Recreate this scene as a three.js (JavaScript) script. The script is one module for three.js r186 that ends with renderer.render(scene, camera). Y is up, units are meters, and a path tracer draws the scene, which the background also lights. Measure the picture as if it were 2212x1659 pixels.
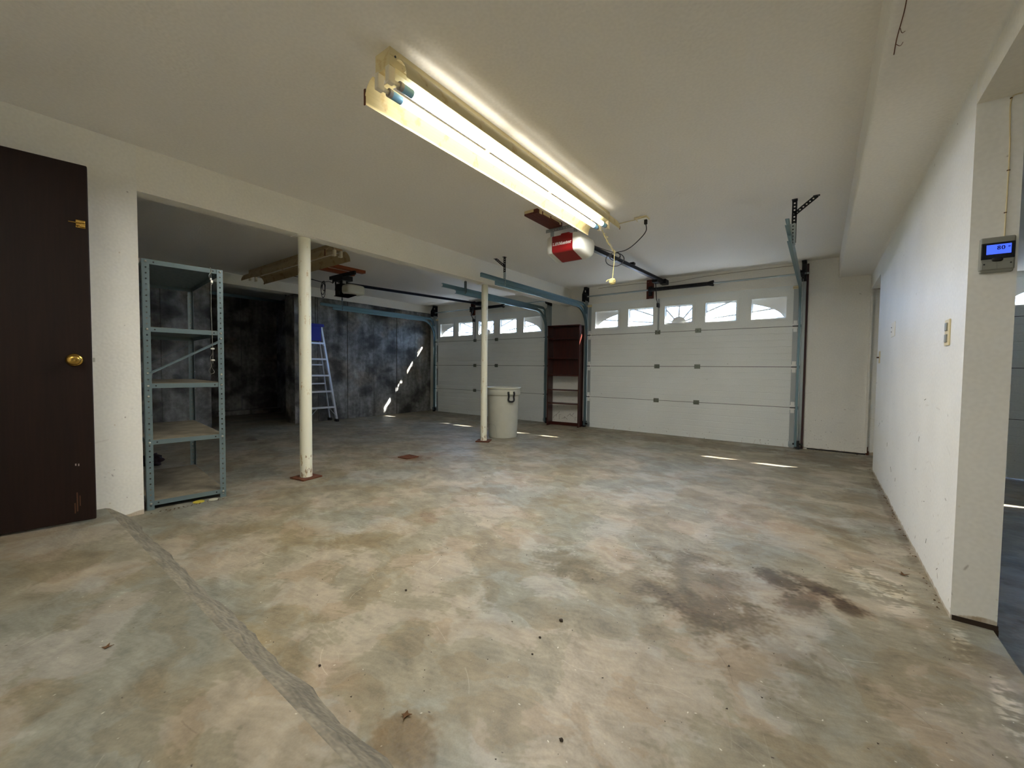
import * as THREE from 'three';
import { RoundedBoxGeometry } from 'three/addons/geometries/RoundedBoxGeometry.js';
import { mergeGeometries, toCreasedNormals } from 'three/addons/utils/BufferGeometryUtils.js';
import { RectAreaLightUniformsLib } from 'three/addons/lights/RectAreaLightUniformsLib.js';
import { FontLoader } from 'three/addons/loaders/FontLoader.js';
import { TextGeometry } from 'three/addons/geometries/TextGeometry.js';
import { createNoise2D, createNoise3D } from 'simplex-noise';

// ---------------------------------------------------------------- camera, sky, sun, exposure
const scene = new THREE.Scene();
const camera = new THREE.PerspectiveCamera(2 * Math.atan(829.5 / 883.7) * 180 / Math.PI, 2212 / 1659, 0.02, 200);
camera.position.set(0, 1.0067, 6.5172);
camera.rotation.order = 'YXZ';
camera.rotation.set(-0.0375, 0.6453, 0.0105);

scene.background = new THREE.Color().setRGB(0.48, 0.8, 1.38);
scene.backgroundIntensity = 9;

RectAreaLightUniformsLib.init();
const sun = new THREE.DirectionalLight(new THREE.Color().setRGB(1, 0.97, 0.92), 40);
const SUN = [1.97, 1.34, -1];                       // towards the sun
sun.position.set(SUN[0] * 10 - 2, SUN[1] * 10, SUN[2] * 10);
sun.target.position.set(-2, 0, 0);
sun.name = 'sun'; sun.shadow.radius = 1.5;
sun.castShadow = true;
Object.assign(sun.shadow.camera, { left: -14, right: 14, top: 12, bottom: -12, near: 0.5, far: 60 });
sun.shadow.mapSize.set(2048, 2048); sun.shadow.bias = -0.0005;
scene.add(sun, sun.target);

const renderer = new THREE.WebGLRenderer({ antialias: true });
renderer.toneMapping = THREE.LinearToneMapping;
renderer.toneMappingExposure = 2.1;
renderer.shadowMap.enabled = true;

// ---------------------------------------------------------------- helpers
let seed = 20240611;
const rnd = () => { seed |= 0; seed = (seed + 0x6D2B79F5) | 0; let t = Math.imul(seed ^ (seed >>> 15), 1 | seed); t = (t + Math.imul(t ^ (t >>> 7), 61 | t)) ^ t; return ((t ^ (t >>> 14)) >>> 0) / 4294967296; };
const rr = (a, b) => a + (b - a) * rnd();
const n2 = createNoise2D(rnd), n2b = createNoise2D(rnd), n3 = createNoise3D(rnd);
const fbm = (x, y, o = 4) => { let s = 0, a = 0.5, f = 1; for (let i = 0; i < o; i++) { s += a * n2(x * f + i * 17.3, y * f - i * 9.1); f *= 2.03; a *= 0.5; } return s; };
const sstep = (a, b, x) => { const t = Math.min(1, Math.max(0, (x - a) / (b - a))); return t * t * (3 - 2 * t); };
const clamp = (x, a, b) => Math.min(b, Math.max(a, x));
const V = (x, y, z) => new THREE.Vector3(x, y, z);

const taken = new Map();
function numbered(name) { const n = taken.get(name) ?? 0; taken.set(name, n + 1); return n ? name + '_' + String(n).padStart(3, '0') : name; }
const origin = new WeakMap();
function thing(name, label, category, pos = [0, 0, 0], group, kind) {     // geometry of its parts is given in world metres
  const o = new THREE.Group(); o.name = numbered(name); o.position.set(...pos); origin.set(o, V(...pos)); scene.add(o);
  o.userData = { label, category }; if (group) o.userData.group = group; if (kind) o.userData.kind = kind;
  return o;
}
function local(name, label, category, pos, turn, group) { const o = thing(name, label, category, pos, group); origin.set(o, V(0, 0, 0)); o.rotation.y = turn; return o; }
const prep = (g) => { let h = g.index ? g.toNonIndexed() : g; for (const k of Object.keys(h.attributes)) if (!['position', 'normal', 'uv'].includes(k)) h.deleteAttribute(k); h.morphAttributes = {}; return h; };
const merged = (gs) => { gs = (Array.isArray(gs) ? gs : [gs]).map(prep); return gs.length === 1 ? gs[0] : mergeGeometries(gs, false); };
function metreUV(g) {                                                     // uv in metres by the face's main direction
  const p = g.attributes.position, n = g.attributes.normal, uv = new Float32Array(p.count * 2);
  for (let i = 0; i < p.count; i++) {
    const ax = Math.abs(n.getX(i)), ay = Math.abs(n.getY(i)), az = Math.abs(n.getZ(i)), x = p.getX(i), y = p.getY(i), z = p.getZ(i);
    const [u, v] = ax >= ay && ax >= az ? [z, y] : ay >= az ? [x, z] : [x, y];
    uv[2 * i] = u; uv[2 * i + 1] = v;
  }
  g.setAttribute('uv', new THREE.BufferAttribute(uv, 2)); return g;
}
function part(parent, name, gs, mat, opt = {}) {
  const g = metreUV(merged(gs)), top = opt.root ?? parent, org = origin.get(top);
  if (opt.uv) opt.uv(g);
  if (org && org.lengthSq()) g.translate(-org.x, -org.y, -org.z);
  const m = new THREE.Mesh(g, mat); m.name = name; parent.add(m); origin.set(m, org);
  if (opt.label) m.userData.label = opt.label;
  if (opt.kind) m.userData.kind = opt.kind;
  return m;
}
const each = (parent, name, gs, mat, opt) => gs.map((g) => part(parent, name, g, mat, opt));
const box = (x0, x1, y0, y1, z0, z1) => new THREE.BoxGeometry(Math.abs(x1 - x0), Math.abs(y1 - y0), Math.abs(z1 - z0)).translate((x0 + x1) / 2, (y0 + y1) / 2, (z0 + z1) / 2);
const rbox = (x0, x1, y0, y1, z0, z1, r = 0.004, s = 2) => new RoundedBoxGeometry(Math.abs(x1 - x0), Math.abs(y1 - y0), Math.abs(z1 - z0), s, Math.min(r, Math.abs(x1 - x0) / 2.01, Math.abs(y1 - y0) / 2.01, Math.abs(z1 - z0) / 2.01)).translate((x0 + x1) / 2, (y0 + y1) / 2, (z0 + z1) / 2);
function rod(a, b, r, seg = 12, r2 = r) {
  const d = b.clone().sub(a), g = new THREE.CylinderGeometry(r2, r, d.length(), seg);
  g.applyQuaternion(new THREE.Quaternion().setFromUnitVectors(V(0, 1, 0), d.clone().normalize())); return g.translate((a.x + b.x) / 2, (a.y + b.y) / 2, (a.z + b.z) / 2);
}
function bar(a, b, w, h, up = V(0, 1, 0)) {                               // a box from a to b, w wide, h high
  const d = b.clone().sub(a), z = d.clone().normalize(), x = V().crossVectors(up, z).normalize(), y = V().crossVectors(z, x);
  const g = new THREE.BoxGeometry(w, h, d.length()); g.applyMatrix4(new THREE.Matrix4().makeBasis(x, y, z)); return g.translate((a.x + b.x) / 2, (a.y + b.y) / 2, (a.z + b.z) / 2);
}
const wire = (pts, r, n = 60, seg = 7, closed = false) => new THREE.TubeGeometry(new THREE.CatmullRomCurve3(pts, closed, 'centripetal'), n, r, seg, closed);
const ball = (x, y, z, r, s = 12) => new THREE.SphereGeometry(r, s, Math.round(s * 0.7)).translate(x, y, z);
const poly = (pts) => { const s = new THREE.Shape(); pts.forEach(([x, y], i) => i ? s.lineTo(x, y) : s.moveTo(x, y)); s.closePath(); return s; };
const rectHole = (s, x0, x1, y0, y1) => { const h = new THREE.Path(); h.moveTo(x0, y0); h.lineTo(x0, y1); h.lineTo(x1, y1); h.lineTo(x1, y0); h.closePath(); s.holes.push(h); };
const extrude = (s, depth, o = {}) => new THREE.ExtrudeGeometry(s, { depth, bevelEnabled: false, curveSegments: 16, ...o });
const extrudeX = (s, x0, x1) => extrude(s, x1 - x0).rotateY(Math.PI / 2).translate(x0, 0, 0);   // shape axes: (-z, y)
// a channel section swept along a path that lies in a plane x = const; profile points are [x, normal]
function sweepYZ(path, profile, xc) {
  const pos = [], nP = path.length, nQ = profile.length, at = [];
  for (let i = 0; i < nP; i++) {
    const a = path[Math.max(0, i - 1)], b = path[Math.min(nP - 1, i + 1)], t = [b[0] - a[0], b[1] - a[1]], l = Math.hypot(...t), ny = -t[1] / l, nz = t[0] / l;   // path entries are [y, z]
    at.push(profile.map(([px, pn]) => V(xc + px, path[i][0] + ny * pn, path[i][1] + nz * pn)));
  }
  const tri = (a, b, c) => pos.push(a.x, a.y, a.z, b.x, b.y, b.z, c.x, c.y, c.z);
  for (let i = 0; i + 1 < nP; i++) for (let j = 0; j < nQ; j++) { const k = (j + 1) % nQ; tri(at[i][j], at[i + 1][j], at[i + 1][k]); tri(at[i][j], at[i + 1][k], at[i][k]); }
  const caps = THREE.ShapeUtils.triangulateShape(profile.map(([x, y]) => new THREE.Vector2(x, y)), []);
  for (const [e, f] of [[0, 1], [nP - 1, 0]]) for (const [a, b, c] of caps) f ? tri(at[e][a], at[e][b], at[e][c]) : tri(at[e][c], at[e][b], at[e][a]);
  const g = new THREE.BufferGeometry(); g.setAttribute('position', new THREE.Float32BufferAttribute(pos, 3)); g.computeVertexNormals();
  g.setAttribute('uv', new THREE.BufferAttribute(new Float32Array(pos.length / 3 * 2), 2)); return g;
}
// ---------------------------------------------------------------- textures
function canvasTex(w, h, sx, sy, x0, y0, paint, draw) {                   // covers sx by sy metres from (x0, y0); v runs up
  const c = document.createElement('canvas'); c.width = w; c.height = h; const ctx = c.getContext('2d'), im = ctx.createImageData(w, h), d = im.data;
  for (let j = 0; j < h; j++) for (let i = 0; i < w; i++) {
    const q = paint(x0 + (i + 0.5) / w * sx, y0 + (1 - (j + 0.5) / h) * sy), k = 4 * (j * w + i);
    d[k] = clamp(q[0], 0, 255); d[k + 1] = clamp(q[1], 0, 255); d[k + 2] = clamp(q[2], 0, 255); d[k + 3] = 255;
  }
  ctx.putImageData(im, 0, 0);
  if (draw) { ctx.setTransform(w / sx, 0, 0, -h / sy, -x0 * w / sx, h + y0 * h / sy); draw(ctx); ctx.setTransform(1, 0, 0, 1, 0, 0); }
  const t = new THREE.CanvasTexture(c); t.colorSpace = THREE.SRGBColorSpace; t.wrapS = t.wrapT = THREE.MirroredRepeatWrapping; t.magFilter = THREE.LinearFilter;
  t.repeat.set(1 / sx, 1 / sy); t.offset.set(-x0 / sx, -y0 / sy); return t;
}
function greyTex(w, size, fn) {
  const d = new Uint8Array(w * w * 4);
  for (let j = 0; j < w; j++) for (let i = 0; i < w; i++) { const v = clamp(fn(i / w * size, j / w * size), 0, 1) * 255, k = 4 * (j * w + i); d[k] = d[k + 1] = d[k + 2] = v; d[k + 3] = 255; }
  const t = new THREE.DataTexture(d, w, w); t.wrapS = t.wrapT = THREE.MirroredRepeatWrapping; t.magFilter = THREE.LinearFilter; t.repeat.set(1 / size, 1 / size); t.needsUpdate = true; return t;
}
const mat = (c, rough = 0.6, o = {}) => { const m = new THREE.MeshPhysicalMaterial({ color: c, roughness: rough, ...o }); m.side = THREE.DoubleSide; return m; };

// concrete floor: trowel streaks, worn pale patches, oil and rust stains, each where the photograph has it
const STAIN = [ // x, z, half x, half z, turn, colour (linear factor), strength
  [-0.40, 4.50, 0.26, 0.38, -0.25, [0.58, 0.53, 0.42], 0.8], [-0.30, 4.68, 0.22, 0.22, 0.2, [0.58, 0.53, 0.42], 0.75], [-0.13, 4.20, 0.14, 0.1, 0.6, [0.38, 0.33, 0.28], 0.95],
  [0.02, 4.16, 0.16, 0.07, 0.55, [0.38, 0.32, 0.26], 0.95], [0.12, 4.27, 0.11, 0.06, 0.7, [0.36, 0.28, 0.22], 1], [-0.03, 4.34, 0.08, 0.2, 0.35, [0.46, 0.38, 0.32], 0.85],
  [-0.07, 4.78, 0.14, 0.1, 0.1, [0.68, 0.62, 0.56], 0.6], [0.06, 4.74, 0.12, 0.08, 0.2, [0.72, 0.66, 0.58], 0.5], [-1.03, 4.66, 0.2, 0.14, 0.2, [0.62, 0.62, 0.58], 0.75], [-0.8, 4.75, 0.3, 0.1, 0.1, [0.72, 0.71, 0.66], 0.5],
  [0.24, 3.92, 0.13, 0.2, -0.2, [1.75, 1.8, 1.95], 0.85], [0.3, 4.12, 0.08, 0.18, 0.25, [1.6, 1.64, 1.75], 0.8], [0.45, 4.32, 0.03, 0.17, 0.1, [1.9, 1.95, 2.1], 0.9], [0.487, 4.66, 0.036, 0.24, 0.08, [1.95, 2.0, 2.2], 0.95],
  [-3.66, 3.6, 0.26, 0.2, 0, [0.74, 0.56, 0.42], 0.8], [-3.55, 3.3, 0.16, 0.3, 0.1, [0.84, 0.7, 0.56], 0.6], [-2.15, 3.95, 0.2, 0.1, -0.6, [0.82, 0.7, 0.56], 0.7],
  [-0.88, 5.84, 0.11, 0.09, 0.3, [0.72, 0.55, 0.36], 0.85], [-2.07, 4.68, 0.12, 0.06, 0.4, [0.84, 0.66, 0.56], 0.7], [-4.4, 4.25, 0.4, 0.28, 0.6, [1.3, 1.33, 1.36], 0.55], [-5.48, 2.83, 0.22, 0.3, 0, [0.72, 0.74, 0.8], 0.8],
  [0.4, 0.9, 0.15, 0.08, 0, [1.4, 1.42, 1.45], 0.8], [-1.37, 5.6, 0.14, 0.16, 0, [1.02, 1.06, 1.08], 0.7], [-0.78, 5.46, 0.16, 0.09, 0.4, [1.08, 1.1, 1.12], 0.6],
  [-1.25, 5.82, 0.13, 0.07, 0, [1.14, 1.04, 1.0], 0.8], [-2.2, 6.15, 0.3, 0.08, 0.3, [1.18, 1.18, 1.16], 0.5], 
  [-0.3, 3.2, 0.5, 0.35, 0.3, [1.04, 0.95, 0.88], 0.6], [0.3, 2.6, 0.14, 0.9, 0, [0.8, 0.74, 0.68], 0.55], [0.43, 2.4, 0.03, 1.4, 0, [0.55, 0.48, 0.4], 0.75], [-1.8, 0.45, 1.7, 0.35, 0, [0.66, 0.58, 0.48], 0.7],
  [-5.6, 0.4, 1.6, 0.3, 0, [0.7, 0.62, 0.55], 0.6], [0.1, 0.55, 0.5, 0.5, 0, [0.6, 0.5, 0.42], 0.7], [-2.1, 5.1, 0.2, 0.3, 0.2, [0.94, 0.86, 0.72], 0.6], [-2.6, 5.3, 0.4, 0.35, 0, [0.95, 0.88, 0.72], 0.5], [-1.66, 5.93, 0.2, 0.08, 0, [1.05, 0.92, 0.7], 0.7],
  [-1.05, 5.1, 0.18, 0.1, 0.2, [0.9, 0.88, 0.82], 0.6], [-0.62, 5.15, 0.22, 0.1, 0.5, [0.84, 0.83, 0.8], 0.6], [-6.2, 4.2, 0.2, 0.08, 0.4, [0.4, 0.4, 0.42], 0.8],
];
for (let i = 0; i < 34; i++) STAIN.push([rr(-3.4, 0.5), rr(0.5, 6.4), rr(0.04, 0.22), rr(0.04, 0.16), rr(-1, 1), rnd() < 0.5 ? [0.84, 0.8, 0.74] : [1.14, 1.13, 1.12], rr(0.3, 0.6)]);
const toS = (v) => 255 * (v <= 0.0031308 ? 12.92 * v : 1.055 * Math.pow(v, 1 / 2.4) - 0.055);
function floorColour(x, z) {
  const X = x + 0.03 * n2b(x * 3, z * 3), Z = z + 0.03 * n2b(x * 3 + 40, z * 3);
  const a = fbm(X * 0.8, Z * 0.8, 5), b = fbm(X * 1.5 + 9, Z * 1.8 - 4, 7), c = fbm((X + 0.45 * Z) * 1.6, (Z - 0.45 * X) * 11 + 5, 5), p = fbm(X * 6 + 21, Z * 6, 5), q = fbm((X - 0.3 * Z) * 5, (Z + 0.3 * X) * 34, 3), g = n2b(x * 120, z * 120), g2 = n2(x * 34, z * 34);
  let r = 0.3, gg = 0.265, bl = 0.188;
  const cool = sstep(-0.1, 0.4, a + 0.3 * p); r += -0.028 * cool; gg += -0.001 * cool; bl += 0.024 * cool;      // grey cement against tan
  const worn = sstep(0.04, 0.12, b + 0.06 * g2 + 0.16 * p + 0.08 * q), dirt = sstep(0.1, 0.2, fbm(X * 2.1 - 30, Z * 2.6 + 12, 6) + 0.1 * q + 0.03 * g2);
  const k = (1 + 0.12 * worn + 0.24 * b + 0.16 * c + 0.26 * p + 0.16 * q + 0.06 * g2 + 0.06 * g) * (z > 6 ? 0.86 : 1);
  r *= k * (1 + 0.03 * worn - 0.1 * dirt); gg *= k * (1 - 0.15 * dirt); bl *= k * (1 + 0.05 * worn - 0.22 * dirt);
  const e = 0.45 * p + 0.35 * b + 0.14 * g2;
  for (const s of STAIN) {
    const dx = x - s[0], dz = z - s[1]; if (Math.abs(dx) > 2.2 * Math.max(s[2], s[3]) || Math.abs(dz) > 2.2 * Math.max(s[2], s[3])) continue;
    const cs = Math.cos(s[4]), sn = Math.sin(s[4]), u = (dx * cs + dz * sn) / s[2], v = (-dx * sn + dz * cs) / s[3], d = Math.hypot(u, v) + 0.9 * e;
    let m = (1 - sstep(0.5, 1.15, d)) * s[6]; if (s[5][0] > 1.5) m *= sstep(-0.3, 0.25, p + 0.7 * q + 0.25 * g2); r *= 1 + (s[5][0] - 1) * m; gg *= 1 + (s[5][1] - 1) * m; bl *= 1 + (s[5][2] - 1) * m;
  }
  return [toS(Math.max(0.02, r)), toS(Math.max(0.02, gg)), toS(Math.max(0.015, bl))];
}
const marks = [];
for (let i = 0; i < 420; i++) marks.push({ x: rr(-3.6, 0.5), z: rr(1.2, 7), l: rr(0.02, 0.16), a: rr(-0.5, 1.4), c: rr(-0.5, 0.5), w: rr(0.0008, 0.0028), t: rnd() < 0.62 ? `rgba(232,226,208,${rr(0.12, 0.5)})` : `rgba(70,58,46,${rr(0.1, 0.4)})` });
const flecks = [];
for (let i = 0; i < 900; i++) { const near = rnd() < 0.65; flecks.push({ x: near ? rr(-2.4, 0.5) : rr(-7, 0.5), z: near ? rr(3.4, 6.6) : rr(0.5, 6), r: rr(0.001, 0.0036), t: rnd() < 0.6 ? 'rgba(240,236,222,0.9)' : 'rgba(40,30,24,0.85)' }); }
function floorMarks(ctx) {
  ctx.lineCap = 'round';
  for (const m of marks) { ctx.strokeStyle = m.t; ctx.lineWidth = m.w; ctx.beginPath(); ctx.moveTo(m.x, m.z); ctx.quadraticCurveTo(m.x + 0.5 * m.l * Math.cos(m.a + m.c), m.z + 0.5 * m.l * Math.sin(m.a + m.c), m.x + m.l * Math.cos(m.a), m.z + m.l * Math.sin(m.a)); ctx.stroke(); }
  for (const f of flecks) { ctx.fillStyle = f.t; ctx.beginPath(); ctx.ellipse(f.x, f.z, f.r * 1.2, f.r * 0.45, f.x * 50, 0, 7); ctx.fill(); }
}
const floorBump = greyTex(512, 1.3, (x, y) => 0.5 + 0.28 * fbm(x * 6, y * 6, 4) + 0.2 * n2(x * 60, y * 60));
const floorMat = (w, h, x0, x1, z0, z1) => mat(0xffffff, 0.46, { map: canvasTex(w, h, x1 - x0, z1 - z0, x0, z0, floorColour, floorMarks), bumpMap: floorBump, bumpScale: 0.0018, specularIntensity: 0.7 });

// painted plaster, with scuffs and specks of dirt
function paintTex(base, specks, size = [4, 2.5], vary = 0.02) {
  const sp = []; for (let i = 0; i < specks; i++) { const low = rnd() < 0.75; sp.push([rr(0, size[0]), low ? rr(0, 0.55) * rnd() * 1.6 : rr(0, size[1]), rr(0.0012, 0.005), rr(0, 3), rnd() < 0.6 ? `rgba(60,46,34,${rr(0.2, 0.75)})` : `rgba(150,120,80,${rr(0.15, 0.4)})`]); }
  return canvasTex(1024, 640, size[0], size[1], 0, 0, (x, y) => { const k = 1 + vary * fbm(x * 1.6, y * 1.6, 4) + 0.012 * n2b(x * 40, y * 40); return base.map((c) => c * k); },
    (ctx) => { for (const [x, y, r, a, c] of sp) { ctx.fillStyle = c; ctx.beginPath(); ctx.ellipse(x, y, r * (rnd() < 0.25 ? 3 : 1), r * 0.6, a, 0, 7); ctx.fill(); }
      for (let i = 0; i < specks / 6; i++) { ctx.strokeStyle = `rgba(95,80,62,${rr(0.1, 0.35)})`; ctx.lineWidth = rr(0.001, 0.003); const x = rr(0, size[0]), y = rr(0, 0.9), a = rr(-0.5, 0.5); ctx.beginPath(); ctx.moveTo(x, y); ctx.lineTo(x + 0.08 * Math.cos(a), y + 0.08 * Math.sin(a)); ctx.stroke(); }
      for (let x = 0; x < size[0]; x += 0.012) { const h = specks > 100 ? 0.012 + 0.014 * Math.abs(n2(x * 5, 3)) + 0.05 * Math.max(0, n2b(x * 1.7, 8) - 0.45) : 0; if (h) { ctx.fillStyle = `rgba(120,92,54,${0.25 + 0.35 * Math.abs(n2b(x * 9, 1))})`; ctx.fillRect(x, 0, 0.013, h); } } });
}
const plasterBump = greyTex(256, 0.7, (x, y) => 0.5 + 0.4 * n2(x * 40, y * 40));
const M = {
  wall: mat(0xffffff, 0.72, { map: paintTex([243, 241, 232], 300), bumpMap: plasterBump, bumpScale: 0.0005 }),
  wallClean: mat(0xffffff, 0.7, { map: paintTex([244, 241, 230], 24), bumpMap: plasterBump, bumpScale: 0.0005 }),
  ceiling: mat(0xffffff, 0.62, { map: paintTex([242, 239, 232], 0, [4, 2.5], 0.006), bumpMap: plasterBump, bumpScale: 0.001 }),
  post: mat(0xffffff, 0.42, { map: canvasTex(256, 1024, 0.6, 2.3, -4, 0, (x, y) => { const s = sstep(0.35, 0.6, fbm(x * 7, y * 3.2, 4) + 0.12 * n2b(x * 40, y * 40)), b = sstep(0.25, 0.5, fbm(x * 12 + 3, y * 9, 4)) * (y < 0.22 ? 0.8 : 0); return [238 - 40 * s - 80 * b, 236 - 60 * s - 100 * b, 214 - 80 * s - 110 * b]; }) }),
  rust: mat(0xffffff, 0.85, { map: canvasTex(256, 256, 0.5, 0.5, 0, 0, (x, y) => { const k = 0.5 + 0.5 * fbm(x * 16, y * 16, 4); return [66 + 70 * k, 40 + 36 * k, 26 + 18 * k]; }) }),
  garageDoor: mat(0xffffff, 0.45, { map: canvasTex(1024, 512, 4, 2, 0, 0, (x, y) => { const k = 1 + 0.012 * n2(x * 50, y * 50) + 0.02 * fbm(x, y, 3); return [236 * k, 240 * k, 237 * k]; }, (ctx) => { for (let i = 0; i < 40; i++) { ctx.fillStyle = `rgba(50,44,36,${rr(0.3, 0.8)})`; ctx.beginPath(); ctx.ellipse(rr(0, 4), rnd() < 0.7 ? rr(0, 0.12) : rr(0, 1.5), rr(0.002, 0.006), 0.003, rr(0, 3), 0, 7); ctx.fill(); } for (let i = 0; i < 14; i++) { ctx.strokeStyle = 'rgba(120,84,50,0.3)'; ctx.lineWidth = 0.003; const x = rr(0, 4); ctx.beginPath(); ctx.moveTo(x, 0.005); ctx.lineTo(x + rr(-0.05, 0.05), rr(0.02, 0.08)); ctx.stroke(); } }), bumpMap: greyTex(256, 0.35, (x, y) => 0.5 + 0.35 * n2(x * 90, y * 90)), bumpScale: 0.0005 }),
  galv: mat(0xa9b4b8, 0.42, { metalness: 0.75, roughnessMap: greyTex(256, 0.5, (x, y) => 0.85 + 0.3 * fbm(x * 14, y * 14, 3)) }),
  stile: mat(0xa8aeb0, 0.5, { metalness: 0.35 }),
  track: mat(0x748d95, 0.36, { metalness: 0.65 }),
  darkSteel: mat(0x26282c, 0.5, { metalness: 0.5 }),
  black: mat(0x0b0b0c, 0.5), rubber: mat(0x121212, 0.8),
  rail: mat(0x1d2433, 0.3, { metalness: 0.6 }),
  zinc: mat(0xc9c8bd, 0.35, { metalness: 0.8 }),
  hinge: mat(0x7d8378, 0.4, { metalness: 0.8 }),
  rackSteel: mat(0x6f8084, 0.45, { metalness: 0.25, roughnessMap: greyTex(128, 0.5, (x, y) => 0.8 + 0.3 * fbm(x * 20, y * 20, 3)) }),
  shelfTop: mat(0xffffff, 0.8, { map: canvasTex(512, 256, 1.3, 0.6, -0.65, -0.3, (x, y) => { const k = 1 + 0.22 * fbm(x * 5, y * 5, 4) + 0.05 * n2(x * 80, y * 80); return [138 * k, 128 * k, 108 * k]; }) }),
  cherry: mat(0xffffff, 0.35, { map: canvasTex(256, 512, 1, 2, 0, 0, (x, y) => { const g = n2(x * 40, y * 2.2) * 0.5 + n2b(x * 130, y * 5) * 0.25; return [64 + 18 * g, 22 + 8 * g, 13 + 5 * g]; }), clearcoat: 0.25, clearcoatRoughness: 0.25 }),
  redWood: mat(0xffffff, 0.7, { map: canvasTex(256, 256, 0.6, 0.6, 0, 0, (x, y) => { const g = n2(x * 50, y * 4) * 0.5 + n2b(x * 8, y * 50) * 0.2; return [92 + 24 * g, 44 + 14 * g, 34 + 10 * g]; }) }),
  orangeWood: mat(0xffffff, 0.65, { map: canvasTex(256, 256, 0.6, 0.6, 0, 0, (x, y) => { const g = n2(x * 5, y * 50) * 0.5 + n2b(x * 60, y * 8) * 0.2; return [150 + 30 * g, 78 + 20 * g, 40 + 12 * g]; }) }),
  doorBrown: mat(0xffffff, 0.55, { specularIntensity: 0.45, map: canvasTex(512, 1024, 1, 2.2, 6, 0, (x, y) => { const g = n2(x * 60, y * 2.5) * 0.5 + n2b(x * 9, y * 0.7) * 0.5; return [31 + 5 * g, 18 + 3 * g, 13 + 2 * g]; }) }),
  brass: mat(0xb8944a, 0.25, { metalness: 0.95 }),
  concrete: mat(0xffffff, 0.9, { map: canvasTex(1536, 512, 7, 2.333, -0.2, 0, (x, y) => {
    const streak = fbm(x * 5 + 2, y * 0.9, 4), b = fbm(x * 1.3, y * 1.3 + 7, 5), f = fbm(x * 9, y * 9, 3), g = n2b(x * 90, y * 90);
    let k = 0.5 + 0.16 * b + 0.13 * streak + 0.1 * f + 0.03 * g; k *= 1 - 0.42 * sstep(0.0, 0.45, fbm(x * 1.1 + 31, y * 1.4 - 5, 5) + 0.12 * f + 0.04 * g); k = clamp(k, 0.1, 0.75);
    const o = sstep(0.1, 0.5, fbm(x * 0.7 - 8, y * 0.9, 4)) * 0.06; return [255 * k * (1 + o), 255 * k, 255 * k * (0.98 - o)]; }), bumpMap: greyTex(512, 1.5, (x, y) => 0.5 + 0.3 * fbm(x * 5, y * 5, 5) - 0.5 * sstep(0.62, 0.75, n2(x * 22, y * 22))), bumpScale: 0.006 }),
  stepEdge: mat(0xffffff, 0.75, { map: canvasTex(1024, 64, 4, 0.25, -3.7, 0, (x, y) => { const k = 1 + 0.25 * fbm(x * 5, y * 30, 4) + 0.1 * n2(x * 40, y * 60); return [126 * k, 119 * k, 103 * k]; }), bumpMap: floorBump, bumpScale: 0.004 }),
  fixturePaint: mat(0xffffff, 0.45, { map: canvasTex(512, 256, 2.6, 1.3, 0, 0, (x, y) => { const s = sstep(0.3, 0.55, fbm(x * 5, y * 5, 4) + 0.1 * n2(x * 60, y * 60)); return [228 - 14 * s, 212 - 22 * s, 162 - 30 * s]; }, (ctx) => { for (let i = 0; i < 120; i++) { ctx.fillStyle = 'rgba(90,62,30,0.55)'; ctx.beginPath(); ctx.arc(rr(0, 2.6), rr(0, 1.3), rr(0.001, 0.003), 0, 7); ctx.fill(); } }) }),
  fixtureBrown: mat(0xffffff, 0.6, { map: canvasTex(512, 256, 2.6, 1.3, 0, 0, (x, y) => { const s = sstep(0.2, 0.5, fbm(x * 4, y * 4, 4)); return [190 - 20 * s, 168 - 26 * s, 128 - 26 * s]; }) }),
  socket: mat(0xefe6cf, 0.5),
  tubeOff: mat(0xd8d6cc, 0.3),
  tubeCapBlue: mat(0x7fb6dc, 0.3), tubeCap: mat(0x9c9aa2, 0.35, { metalness: 0.7 }),
  bin: mat(0xffffff, 0.5, { map: canvasTex(256, 256, 1, 1, 0, 0, (x, y) => { const k = 1 + 0.03 * fbm(x * 6, y * 6, 4); return [188 * k, 187 * k, 172 * k]; }) }),
  binRim: mat(0xcfcdb8, 0.45),
  aluminium: mat(0xd6dbe4, 0.34, { metalness: 0.7 }), blue: mat(0x14209c, 0.45),
  redPlastic: mat(0x8e1418, 0.3, { clearcoat: 0.5, clearcoatRoughness: 0.2 }), lens: mat(0xf0f0e6, 0.35, { transmission: 0.25, thickness: 0 }), white: mat(0xf2f2ee, 0.4), cream: mat(0xdfd0a6, 0.5),
  greyPlastic: mat(0x8b8d86, 0.5), lcd: mat(0x1c2c9a, 0.4, { emissive: new THREE.Color(0x3d5cff), emissiveIntensity: 0.75 }), lcdInk: mat(0x10163c, 0.6), glossBlack: mat(0x0d1420, 0.2),
  rope: mat(0xe6d794, 0.9), cord: mat(0x131417, 0.5), steelWire: mat(0x8d8b82, 0.4, { metalness: 0.8 }),
  glass: mat(0xffffff, 0.02, { transmission: 1, thickness: 0, ior: 1.45 }),
  asphalt: mat(0x6c6a66, 0.95), grass: mat(0x50663a, 1), leafGreen: mat(0x5b7d42, 0.9, { transmission: 0.3, thickness: 0 }), bark: mat(0x4a3a2c, 0.95),
  darkWood: mat(0x35281c, 0.9), maroon: mat(0x3b1a1c, 0.6), leafDry: mat(0x5c3f20, 0.9), pebble: mat(0x41382f, 0.95), yellowPlastic: mat(0xd8c64a, 0.5),
};

// ---------------------------------------------------------------- the building
const HC = 2.44, XB = -3.624, HB = 2.149, XR = 0.456, XR2 = 0.583, ZP = 4.12, HR = 2.058, LOW = -0.082, DS = 0.5334;
const struct = (name, label, category) => thing(name, label, category, [0, 0, 0], undefined, 'structure');

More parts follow.
